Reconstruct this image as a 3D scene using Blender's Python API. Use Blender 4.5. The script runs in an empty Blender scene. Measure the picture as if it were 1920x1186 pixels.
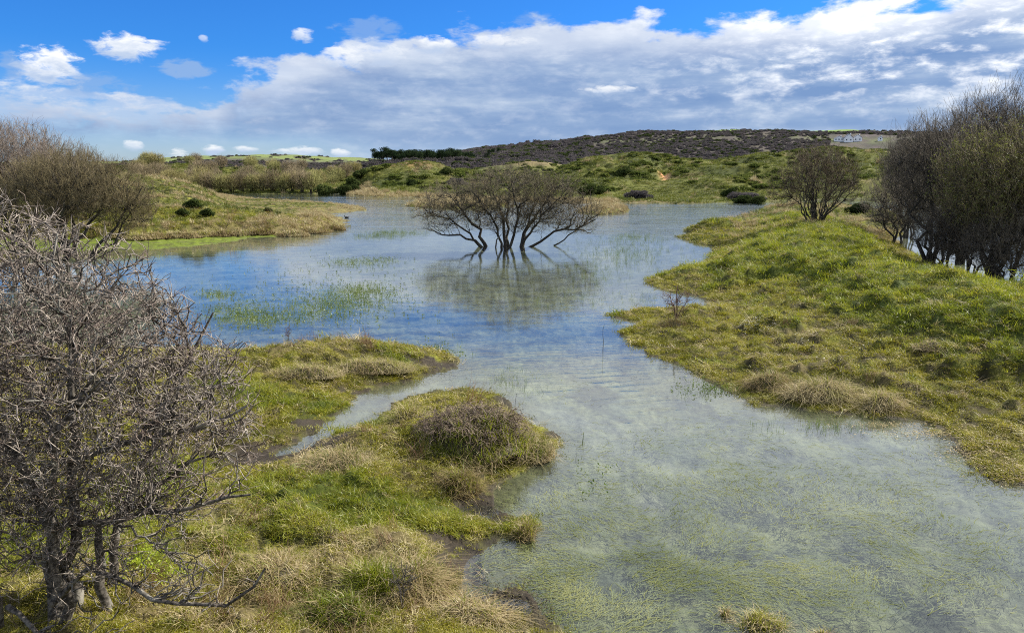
import bpy, math, random
import numpy as np
from mathutils import Vector, kdtree

random.seed(7)
RNG = np.random.default_rng(11)
R = math.radians
scene = bpy.context.scene
COL = scene.collection

# ------------------------------------------------------------------ camera
F_PX, W_PX, H_PX, HORIZON = 1397.0, 1920.0, 1186.0, 328.0
PITCH = math.atan((593.0 - HORIZON) / F_PX)
CAM_Z = 5.0
cam_d = bpy.data.cameras.new('camera')
cam = bpy.data.objects.new('camera', cam_d)
COL.objects.link(cam)
cam_d.sensor_width = 36.0
cam_d.lens = 36.0 * F_PX / W_PX
cam_d.clip_start = 0.1
cam_d.clip_end = 20000
cam.location = (0, 0, CAM_Z)
cam.rotation_euler = (math.pi / 2 - PITCH, 0, 0)
scene.camera = cam

# ------------------------------------------------------------------ light, exposure
SUN_AZ, SUN_EL = R(66), R(40)           # azimuth clockwise from +Y
scene.view_settings.view_transform = 'Standard'
scene.view_settings.look = 'None'
scene.view_settings.exposure = 0.92
scene.view_settings.gamma = 1.0
scene.view_settings.use_curve_mapping = False
scene.cycles.max_bounces = 8
scene.cycles.transparent_max_bounces = 16
scene.cycles.diffuse_bounces = 3
scene.cycles.glossy_bounces = 4
scene.cycles.caustics_reflective = False
scene.cycles.use_denoising = False
scene.cycles.volume_bounces = 0
scene.cycles.pixel_filter_type = 'BLACKMAN_HARRIS'
scene.cycles.filter_width = 1.05

sun_d = bpy.data.lights.new('sun', 'SUN')
sun_d.energy = 5.0
sun_d.angle = R(0.5)
sun_d.color = (1.0, 0.955, 0.88)
sun = bpy.data.objects.new('sun', sun_d)
COL.objects.link(sun)
sd_ = Vector((math.sin(SUN_AZ) * math.cos(SUN_EL), math.cos(SUN_AZ) * math.cos(SUN_EL), math.sin(SUN_EL)))
sun.rotation_euler = (-sd_).to_track_quat('-Z', 'Y').to_euler()
sun.location = (30, 30, 60)


class NT:
    """small helper around a node tree"""
    def __init__(s, tree):
        s.t = tree
        s.n = tree.nodes
        s.l = tree.links

    def new(s, typ, **kw):
        nd = s.n.new(typ)
        for k, v in kw.items():
            setattr(nd, k, v)
        return nd

    def put(s, sock, v):
        if isinstance(v, bpy.types.NodeSocket):
            s.l.new(v, sock)
        else:
            if hasattr(sock.default_value, '__len__') and not hasattr(v, '__len__'):
                v = (v,) * len(sock.default_value)
            if hasattr(v, '__len__') and len(sock.default_value) == 4 and len(v) == 3:
                v = (*v, 1)
            sock.default_value = v

    def math(s, op, a, b=0.0, c=0.0, clamp=False):
        nd = s.new('ShaderNodeMath', operation=op, use_clamp=clamp)
        s.put(nd.inputs[0], a)
        s.put(nd.inputs[1], b)
        if len(nd.inputs) > 2:
            s.put(nd.inputs[2], c)
        return nd.outputs[0]

    def mix(s, f, a, b, blend='MIX'):
        nd = s.new('ShaderNodeMix', data_type='RGBA', blend_type=blend)
        s.put(nd.inputs[0], f)
        s.put(nd.inputs[6], a)
        s.put(nd.inputs[7], b)
        return nd.outputs[2]

    def ss(s, v, lo, hi, tolo=0.0, tohi=1.0):
        nd = s.new('ShaderNodeMapRange', interpolation_type='SMOOTHSTEP')
        s.put(nd.inputs[0], v)
        for i, q in enumerate((lo, hi, tolo, tohi)):
            s.put(nd.inputs[1 + i], q)
        return nd.outputs[0]

    def noise(s, vec, scale, detail=4.0, rough=0.55, dist=0.0, dims='3D'):
        nd = s.new('ShaderNodeTexNoise', noise_dimensions=dims)
        if vec is not None:
            s.l.new(vec, nd.inputs['Vector'])
        nd.inputs['Scale'].default_value = scale
        nd.inputs['Detail'].default_value = detail
        nd.inputs['Roughness'].default_value = rough
        nd.inputs['Distortion'].default_value = dist
        return nd.outputs['Fac']

    def ramp(s, f, stops, interp='LINEAR'):
        nd = s.new('ShaderNodeValToRGB')
        cr = nd.color_ramp
        cr.interpolation = interp
        while len(cr.elements) < len(stops):
            cr.elements.new(0.5)
        for e, (p, c) in zip(cr.elements, stops):
            e.position = p
            e.color = (*c, 1) if hasattr(c, '__len__') else (c, c, c, 1)
        s.put(nd.inputs[0], f)
        return nd.outputs[0]

    def comb(s, x, y, z):
        nd = s.new('ShaderNodeCombineXYZ')
        for i, q in enumerate((x, y, z)):
            s.put(nd.inputs[i], q)
        return nd.outputs[0]


# ------------------------------------------------------------------ pixel geometry
CP, SP = math.cos(PITCH), math.sin(PITCH)


def pix_dir(px, py):
    a, b = (px - 960.0), (593.0 - py)
    return np.array([a, F_PX * CP + b * SP, -F_PX * SP + b * CP])


def ground(px, py, z=0.0):
    d = pix_dir(px, py)
    t = (z - CAM_Z) / d[2]
    return np.array([d[0] * t, d[1] * t])


def az_el(px, py):
    d = pix_dir(px, py)
    return math.atan2(d[0], d[1]), math.atan2(d[2], math.hypot(d[0], d[1]))


# ------------------------------------------------------------------ sky with clouds
def build_world():
    w = bpy.data.worlds.new('World')
    scene.world = w
    w.use_nodes = True
    w.node_tree.nodes.clear()
    n = NT(w.node_tree)
    sky = n.new('ShaderNodeTexSky', sky_type='NISHITA')
    sky.sun_disc = False
    sky.sun_elevation = SUN_EL
    sky.sun_rotation = SUN_AZ
    sky.altitude = 10
    sky.air_density = 1.0
    sky.dust_density = 0.35
    sky.ozone_density = 2.2
    tc = n.new('ShaderNodeTexCoord')
    sep = n.new('ShaderNodeSeparateXYZ')
    n.l.new(tc.outputs['Generated'], sep.inputs[0])
    X, Y, Z = sep.outputs
    hs = n.new('ShaderNodeHueSaturation')
    n.l.new(sky.outputs[0], hs.inputs['Color'])
    hs.inputs['Hue'].default_value = 0.50
    hs.inputs['Saturation'].default_value = 1.0
    hs.inputs['Value'].default_value = 1.0
    az = n.math('ARCTAN2', X, Y)
    el = n.math('ARCSINE', Z)
    deg = 57.29578
    azd = n.math('MULTIPLY', az, deg)
    eld = n.math('MULTIPLY', el, deg)
    tint = n.mix(n.ss(eld, 0.5, 9.0), (0.52, 0.66, 0.98), (0.135, 0.48, 1.02))
    clear = n.mix(1.0, hs.outputs[0], tint, 'MULTIPLY')
    # cloud layer coordinates
    zz = n.math('ADD', n.math('MAXIMUM', Z, 0.0), 0.13)
    cx, cy = n.math('DIVIDE', X, zz), n.math('DIVIDE', Y, zz)
    P = n.comb(cx, cy, 0.0)
    # the bank's upper edge as elevation against azimuth
    edge_px = [(-300, 150), (0, 160), (200, 182), (400, 186), (440, 150), (520, 128), (620, 92), (800, 62), (1000, 52),
               (1200, 44), (1400, 30), (1600, 14), (1740, -10), (1900, -60), (2300, -200)]
    fc = n.new('ShaderNodeFloatCurve')
    cur = fc.mapping.curves[0]
    pts = []
    for px, py in edge_px:
        a, e = az_el(px, py)
        pts.append(((math.degrees(a) + 60) / 120.0, math.degrees(e) / 30.0))
    pts = [(0.0, pts[0][1])] + pts + [(1.0, pts[-1][1])]
    while len(cur.points) < len(pts):
        cur.points.new(0.5, 0.5)
    for p, q in zip(cur.points, sorted(pts)):
        p.location = q
        p.handle_type = 'VECTOR'
    fc.mapping.update()
    n.put(fc.inputs['Value'], n.math('DIVIDE', n.math('ADD', azd, 60.0), 120.0))
    edge = n.math('MULTIPLY', fc.outputs[0], 30.0)
    below = n.math('SUBTRACT', edge, eld)                        # >0 inside the bank
    big = n.noise(P, 0.55, 6, 0.55, 0.3)
    fine = n.noise(P, 2.2, 7, 0.6, 0.2)
    A = n.comb(n.math('MULTIPLY', azd, 0.35), n.math('MULTIPLY', eld, 0.85), 3.7)
    puff = n.noise(A, 0.55, 7, 0.58, 0.15)
    puff2 = n.noise(A, 1.3, 6, 0.6, 0.2)
    puff3 = n.noise(A, 2.6, 6, 0.62, 0.4)
    # bank cover
    wob = n.math('MULTIPLY', n.math('SUBTRACT', puff, 0.5), 8.0)
    cov = n.ss(n.math('ADD', below, wob), -0.35, 0.75)
    # holes of blue low at left and thin places
    leftness = n.ss(azd, -13.0, -30.0)
    hol = n.ss(puff2, 0.40, 0.62)
    lowblue = n.math('MULTIPLY', n.ss(eld, 3.6, 1.6), n.ss(azd, -8.0, -17.0))
    cov = n.math('MULTIPLY', cov, n.math('SUBTRACT', 1.0, n.math('MULTIPLY', lowblue, 0.85)))
    cov = n.math('MULTIPLY', cov, n.math('SUBTRACT', 1.0, n.math('MULTIPLY', n.math('MULTIPLY', leftness, n.math('SUBTRACT', 1.0, hol)), 0.45)))
    # broken cloud higher up, all round
    hi = n.math('MULTIPLY', n.ss(n.math('ADD', big, n.math('MULTIPLY', n.ss(azd, -40.0, 30.0), 0.14)), 0.34, 0.54), n.ss(eld, 12.3, 15.5))
    hi = n.math('MULTIPLY', hi, n.ss(n.math('ADD', fine, n.ss(eld, 34.0, 60.0, 0.0, -0.5)), 0.0, 0.35))
    # behind the viewer: the same broken cloud down to the horizon
    back = n.math('MULTIPLY', n.ss(n.math('ADD', big, n.ss(eld, 20.0, 50.0, 0.0, -0.12)), 0.48, 0.6), n.ss(n.math('ABSOLUTE', azd), 50.0, 70.0))
    cov = n.math('MAXIMUM', cov, n.math('MAXIMUM', hi, back))
    # colour of the cloud: grey blue body, white crowns near the upper edge and to the right
    crown = n.ss(n.math('ADD', below, n.math('MULTIPLY', n.math('SUBTRACT', puff2, 0.5), 5.0)), 3.2, 0.2)
    rightness = n.ss(azd, 2.0, 30.0)
    lit = n.math('ADD', n.math('MULTIPLY', crown, n.math('ADD', 0.42, n.math('MULTIPLY', rightness, 0.5))),
                 n.math('MULTIPLY', n.ss(n.math('ADD', n.math('MULTIPLY', puff2, 0.7), n.math('MULTIPLY', puff, 0.3)), 0.44, 0.74), n.math('ADD', 0.22, n.math('MULTIPLY', n.math('MULTIPLY', rightness, n.ss(eld, 3.0, 7.0)), 1.3))))
    lit = n.math('ADD', lit, n.math('MULTIPLY', n.ss(eld, 11.5, 16.0), n.math('ADD', 0.25, n.math('MULTIPLY', n.ss(fine, 0.35, 0.62), 0.7))), clamp=True)
    streak = n.noise(n.comb(n.math('MULTIPLY', azd, 0.12), n.math('MULTIPLY', eld, 0.9), 9.1), 0.7, 5, 0.55)
    body = n.ramp(n.math('ADD', n.math('MULTIPLY', streak, 0.9), n.math('MULTIPLY', n.math('SUBTRACT', puff, 0.5), 0.6)),
                  [(0.30, (1.35, 2.15, 3.8)), (0.48, (1.95, 2.75, 4.25)), (0.68, (3.2, 3.9, 5.0))])
    # rain curtain: darker, bluer patch above the horizon right of the middle
    rain = n.math('MULTIPLY', n.ss(n.math('ABSOLUTE', n.math('SUBTRACT', azd, 14.0)), 24.0, 2.0), n.ss(eld, 5.5, 2.2))
    body = n.mix(n.math('MULTIPLY', rain, 0.55), body, (1.6, 2.45, 4.1))
    body = n.mix(n.math('MULTIPLY', n.math('MULTIPLY', n.ss(eld, 3.5, 1.0), n.ss(azd, 2.0, -8.0)), 0.7), body, (3.0, 4.0, 5.4))
    ccol = n.mix(lit, body, (7.4, 7.5, 7.6))
    ccol = n.mix(n.math('MULTIPLY', n.ss(eld, 14.0, 20.0), n.ss(eld, 45.0, 30.0)), ccol, n.mix(0.85, ccol, (8.6, 9.6, 11.8)))
    col = n.mix(n.math('MULTIPLY', cov, 0.95), clear, ccol)
    # separate small clouds
    blobs = [(95, 128, 46, 32, 1.0), (110, 112, 30, 20, 1.0), (238, 90, 54, 21, 1.0), (568, 66, 18, 14, .8), (352, 129, 46, 15, -.75), (20, 125, 16, 22, -.6),
             (250, 274, 17, 9, .7), (335, 289, 18, 10, .8), (396, 279, 20, 9, .9), (462, 279, 26, 6, .7), (560, 285, 40, 9, .7),
             (640, 286, 18, 10, .75), (700, 100, 70, 24, .6), (820, 84, 38, 16, .9), (935, 80, 70, 12, .6), (1138, 168, 56, 8, .8),
             (690, 60, 60, 26, -.5), (170, 158, 60, 18, -.5), (1010, 38, 45, 14, -.35), (383, 74, 8, 7, .5), (640, 112, 40, 20, .7)]
    for px, py, rx, ry, a in blobs:
        ca, ce = az_el(px, py)
        ra, re_ = rx / F_PX * deg, ry / F_PX * deg
        dx = n.math('DIVIDE', n.math('SUBTRACT', azd, math.degrees(ca)), ra)
        dy = n.math('DIVIDE', n.math('SUBTRACT', eld, math.degrees(ce)), re_)
        q = n.math('ADD', n.math('MULTIPLY', dx, dx), n.math('MULTIPLY', dy, dy))
        q = n.math('ADD', q, n.math('ADD', n.math('MULTIPLY', n.math('SUBTRACT', puff3, 0.5), 3.2), n.math('MULTIPLY', n.math('SUBTRACT', puff2, 0.5), 2.0)))
        m = n.ss(q, 1.2, 0.0)
        c = n.mix(n.ss(n.math('ADD', dy, n.math('MULTIPLY', n.math('SUBTRACT', puff2, 0.5), 3.0)), -0.9, 0.6), (3.4, 4.2, 5.6), (6.8, 6.9, 7.0)) if a > 0 else (2.1, 3.2, 5.2)
        col = n.mix(n.math('MULTIPLY', m, abs(a)), col, c)
    # under the horizon the sky light stays plain
    bg = n.new('ShaderNodeBackground')
    bg.inputs['Strength'].default_value = 0.081
    n.l.new(col, bg.inputs['Color'])
    out = n.new('ShaderNodeOutputWorld')
    n.l.new(bg.outputs[0], out.inputs['Surface'])


build_world()


# ------------------------------------------------------------------ object helpers
def mesh_from(name, V, F, mat=None, smooth=False, attrs=None):
    """V (n,3), F (m,3) or (m,4) arrays"""
    V = np.asarray(V, dtype=np.float32)
    F = np.asarray(F, dtype=np.int32)
    me = bpy.data.meshes.new(name)
    me.vertices.add(len(V))
    me.vertices.foreach_set('co', V.ravel())
    m, k = F.shape
    me.loops.add(m * k)
    me.loops.foreach_set('vertex_index', F.ravel())
    me.polygons.add(m)
    me.polygons.foreach_set('loop_start', np.arange(m, dtype=np.int32) * k)
    me.polygons.foreach_set('loop_total', np.full(m, k, dtype=np.int32))
    if smooth:
        me.polygons.foreach_set('use_smooth', np.ones(m, dtype=bool))
    me.update(calc_edges=True)
    if mat:
        me.materials.append(mat)
    for an, arr in (attrs or {}).items():
        a = me.attributes.new(an, 'FLOAT_COLOR' if arr.ndim == 2 else 'FLOAT', 'POINT')
        if arr.ndim == 2:
            if arr.shape[1] == 3:
                arr = np.c_[arr, np.ones(len(arr))]
            a.data.foreach_set('color', arr.astype(np.float32).ravel())
        else:
            a.data.foreach_set('value', arr.astype(np.float32))
    return me


def link(name, me, parent=None, loc=None):
    o = bpy.data.objects.new(name, me)
    COL.objects.link(o)
    if parent:
        o.parent = parent
    if loc is not None:
        o.location = loc
    return o


def tag(o, label=None, cat=None, group=None, kind=None):
    if label: o['label'] = label
    if cat: o['category'] = cat
    if group: o['group'] = group
    if kind: o['kind'] = kind
    return o


def thing(name, label, cat, loc, rz=0.0, group=None, scale=1.0):
    o = bpy.data.objects.new(name, None)
    COL.objects.link(o)
    o.empty_display_size = 0.2
    o.location = loc
    o.rotation_euler = (0, 0, rz)
    o.scale = (scale,) * 3 if not hasattr(scale, '__len__') else scale
    return tag(o, label, cat, group)


def copy_thing(src, loc, rz=0.0, scale=1.0, label=None, group=None):
    c = src.copy()
    COL.objects.link(c)
    c.location = loc
    c.rotation_euler = (0, 0, rz)
    c.scale = (scale,) * 3 if not hasattr(scale, '__len__') else scale
    if label: c['label'] = label
    if group: c['group'] = group
    for ch in src.children:
        d = ch.copy()
        COL.objects.link(d)
        d.parent = c
    return c


# ------------------------------------------------------------------ noise in numpy
_perm = np.random.default_rng(5).permutation(1024)
_grad = np.random.default_rng(6).uniform(0, 2 * np.pi, 1024)


def perlin(x, y, seed=0):
    xi, yi = np.floor(x).astype(np.int64), np.floor(y).astype(np.int64)
    xf, yf = x - xi, y - yi

    def g(i, j):
        h = _perm[(_perm[(i + seed * 37) & 1023] + j) & 1023]
        a = _grad[h]
        return np.cos(a), np.sin(a)
    u, v = xf * xf * xf * (xf * (xf * 6 - 15) + 10), yf * yf * yf * (yf * (yf * 6 - 15) + 10)
    a, b = g(xi, yi); n00 = a * xf + b * yf
    a, b = g(xi + 1, yi); n10 = a * (xf - 1) + b * yf
    a, b = g(xi, yi + 1); n01 = a * xf + b * (yf - 1)
    a, b = g(xi + 1, yi + 1); n11 = a * (xf - 1) + b * (yf - 1)
    return ((n00 * (1 - u) + n10 * u) * (1 - v) + (n01 * (1 - u) + n11 * u) * v) * 1.5


def fbm(x, y, octs=4, seed=0, gain=0.5):
    s, a, t = 0, 1.0, 0
    for i in range(octs):
        s = s + a * perlin(x * 2 ** i, y * 2 ** i, seed + i * 3)
        t += a
        a *= gain
    return s / t * 1.3


def sstep(v, lo, hi):
    t = np.clip((v - lo) / (hi - lo), 0, 1)
    return t * t * (3 - 2 * t)


# ------------------------------------------------------------------ land outlines
def poly_px(pts):
    return np.array([ground(*p) if len(p) == 2 else np.array(p[:2], float) for p in pts])


def W(x, y):            # a world point among pixel points
    return (x, y, 'w')


NEAR_LAND = poly_px([(-500, 640), (-100, 640), (200, 655), (330, 655), (380, 650), (450, 657), (520, 660), (580, 657), (640, 650), (700, 652),
                     (760, 657), (820, 661), (860, 674), (852, 690), (805, 706), (765, 716), (730, 724), (690, 732), (655, 748),
                     (630, 775), (600, 800), (560, 826), (515, 850), (512, 862), (560, 856), (610, 828), (650, 800), (690, 790), (722, 775), (748, 755), (790, 738),
                     (860, 730), (930, 736), (985, 778), (1034, 820), (1018, 862), (965, 885), (940, 915), (925, 945),
                     (945, 962), (1000, 968), (1010, 985), (985, 1008), (940, 1010), (905, 1040), (900, 1090), (940, 1108), (975, 1090), (1000, 1120), (1030, 1160), (1080, 1200), (1100, 1300), (1000, 1500),
                     W(6, 1), W(20, -40), W(-60, -40), W(-60, 5)])
BANK = poly_px([(1462, 383), (1430, 392), (1400, 404), (1375, 414), (1344, 413), (1315, 420), (1296, 434), (1280, 446), (1290, 453), (1335, 462),
                (1334, 480), (1315, 494), (1280, 505), (1230, 514), (1213, 524), (1245, 543), (1312, 558), (1334, 572), (1296, 579),
                (1240, 576), (1180, 580), (1154, 592), (1196, 604), (1150, 622), (1182, 642), (1258, 680), (1340, 722), (1432, 760), (1530, 776),
                (1640, 781), (1745, 796), (1790, 830), (1815, 868), (1880, 905), (1960, 925), (2200, 960), (2500, 960), (2500, 620), (2200, 575),
                (1990, 560), (1900, 538), (1800, 512), (1735, 492), (1700, 470), (1672, 452), (1690, 436), (1700, 418), (1680, 402), (1640, 392), (1560, 384)])
SPIT = poly_px([(-800, 474), (0, 474), (110, 470), (230, 469), (300, 466), (400, 458), (470, 446), (560, 441), (618, 433), (644, 425), (650, 414),
                (630, 405), (606, 399), (640, 399), (680, 395), (688, 390), (650, 384), (560, 378), (500, 375), (450, 370), (426, 366), (400, 364),
                W(-110, 260), W(-900, 300), W(-900, 40)])
FAR = poly_px([(330, 363.5), (430, 363), (520, 363.5), (600, 362.5), (648, 363), (664, 367), (700, 368.5), (780, 369), (840, 372), (900, 375), (980, 378), (1100, 380),
               (1200, 380), (1280, 382), (1380, 379), (1475, 376), (1560, 373), (1700, 372), (1920, 373), (2300, 376),
               W(700, 150), W(6000, 150), W(6000, 6000), W(-6000, 6000), W(-6000, 300), W(-300, 280)])
ISLE_A = poly_px([(762, 386), (790, 381), (850, 380), (930, 382), (960, 386), (900, 391), (820, 390)])
ISLE_B = poly_px([(1088, 395), (1110, 389), (1160, 387.5), (1180, 392), (1172, 399), (1130, 402), (1100, 401)])
POLYS = [NEAR_LAND, BANK, SPIT, FAR, ISLE_A, ISLE_B]


def sdist(P, poly):
    """signed distance, positive inside"""
    x, y = P[:, 0], P[:, 1]
    d2 = np.full(len(x), 1e18)
    inside = np.zeros(len(x), bool)
    n = len(poly)
    for i in range(n):
        ax, ay = poly[i]
        bx, by = poly[(i + 1) % n]
        ex, ey = bx - ax, by - ay
        L = ex * ex + ey * ey + 1e-12
        t = np.clip(((x - ax) * ex + (y - ay) * ey) / L, 0, 1)
        dx, dy = x - ax - t * ex, y - ay - t * ey
        d2 = np.minimum(d2, dx * dx + dy * dy)
        c = ((ay > y) != (by > y))
        with np.errstate(divide='ignore', invalid='ignore'):
            xi = ax + (y - ay) * ex / (ey if ey != 0 else 1e-9)
        inside ^= c & (x < xi)
    return np.where(inside, 1, -1) * np.sqrt(d2)


# ridges: (distance, front width, back width, [(px, py of the crest)])
RIDGES = [
    (1500, 620, 900, [(-700, 308), (0, 306), (200, 303), (270, 301), (330, 295.5), (400, 293), (480, 292.5), (560, 294.5), (640, 297), (700, 299), (760, 303), (850, 318), (900, 330)]),
    (1300, 640, 1500, [(600, 332), (680, 322), (740, 300), (800, 297), (850, 289), (900, 281), (960, 277), (1020, 270), (1080, 263.5), (1140, 256), (1200, 250.5),
                       (1300, 247.5), (1400, 246), (1500, 247), (1600, 249), (1700, 252), (1920, 262), (2300, 280), (3500, 300)]),
    (760, 120, 420, [(640, 325), (690, 306), (720, 303), (780, 303), (850, 301), (900, 303), (960, 309), (1100, 318), (1300, 322), (1600, 322), (2000, 320)]),
    (420, 70, 150, [(840, 330), (900, 318), (950, 311), (985, 304.5), (1020, 306), (1050, 311), (1090, 322), (1150, 330)]),
    (225, 34, 60, [(610, 352), (650, 340), (672, 328), (692, 315), (730, 308), (762, 303), (800, 301), (826, 305), (850, 314), (905, 322), (960, 327), (1040, 330), (1150, 336)]),
    (330, 62, 90, [(980, 345), (1030, 330), (1062, 313), (1100, 301), (1150, 293), (1200, 290), (1248, 294), (1290, 302), (1340, 304), (1390, 299), (1440, 290),
                   (1480, 285), (1520, 281), (1600, 283), (1700, 289), (1900, 294), (2300, 300)]),
    (245, 26, 40, [(980, 348), (1040, 334), (1120, 322), (1180, 318), (1232, 322), (1246, 334), (1262, 322), (1300, 316), (1400, 313), (1480, 314), (1600, 319), (2000, 322), (2500, 330)]),
    (195, 22, 30, [(1000, 352), (1060, 344), (1150, 338), (1240, 344), (1330, 334), (1420, 336), (1500, 332), (1700, 338), (2200, 342)]),
    (112, 44, 40, [(-1200, 300), (-300, 316), (0, 320), (150, 325), (250, 330), (300, 335), (340, 342), (380, 352), (420, 363), (450, 372), (520, 390)]),
    (330, 60, 200, [(-900, 310), (0, 318), (250, 317), (330, 313), (420, 316), (520, 321), (620, 325), (700, 326), (760, 332), (820, 345)]),
]
_rd = []
for D, wf, wb, prof in RIDGES:
    az = np.array([az_el(*p)[0] for p in prof])
    z = np.array([CAM_Z + D * math.tan(az_el(*p)[1]) for p in prof])
    _rd.append((D, wf, wb, az, z))

MOUNDS = []   # (x, y, rx, ry, h)


def mound(px, py, rx, ry, h):
    g = ground(px, py)
    MOUNDS.append((g[0], g[1], rx, ry, h))


# right bank: ridge running away from the viewer
BANK_RIDGE = [(2200, 640, 1.5), (1900, 575, 1.45), (1760, 535, 1.4), (1600, 505, 1.35), (1540, 475, 1.25), (1500, 455, 1.2), (1545, 432, 1.25), (1500, 415, 0.9), (1440, 400, .6)]


def seg_bump(P, pts, width):
    out = np.zeros(len(P))
    for (a, b) in zip(pts[:-1], pts[1:]):
        pa, pb = ground(a[0], a[1], a[2]), ground(b[0], b[1], b[2])
        e = pb - pa
        t = np.clip(((P[:, 0] - pa[0]) * e[0] + (P[:, 1] - pa[1]) * e[1]) / (e @ e), 0, 1)
        d = np.hypot(P[:, 0] - pa[0] - t * e[0], P[:, 1] - pa[1] - t * e[1])
        h = a[2] + (b[2] - a[2]) * t
        out = np.maximum(out, h * np.exp(-(d / width) ** 2))
    return out


mound(885, 830, 0.95, 0.8, 0.30)
mound(960, 835, 0.6, 0.5, 0.14)
mound(765, 775, 0.4, 0.4, 0.16)
mound(700, 670, 2.6, 1.0, 0.28)
mound(560, 690, 1.6, 0.9, 0.25)
mound(640, 850, 1.2, 1.0, 0.26)
mound(860, 900, 0.5, 0.5, 0.16)
mound(740, 1060, 0.6, 0.5, 0.30)
mound(640, 1150, 0.6, 0.4, 0.16)
mound(1450, 700, 0.6, 0.4, 0.22)
mound(1550, 720, 1.0, 0.45, 0.30)
mound(1650, 745, 0.6, 0.4, 0.22)
mound(1265, 605, 0.6, 0.4, 0.2)
mound(1340, 435, 2.6, 2.2, 0.75)
mound(1480, 440, 2.6, 2.6, 0.35)
mound(1440, 1175, 0.45, 0.3, 0.10)
mound(1330, 520, 2.4, 1.6, 0.28)
mound(990, 990, 0.25, 0.2, 0.08)
for q in ((645, 795, .35, .22, -.25), (600, 822, .35, .22, -.32), (560, 842, .3, .2, -.30), (900, 1070, .16, .28, -.5), (885, 1110, .16, .2, -.35), (890, 960, .25, .2, -.3), (950, 1140, .2, .15, -.3)):
    mound(*q)


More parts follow.
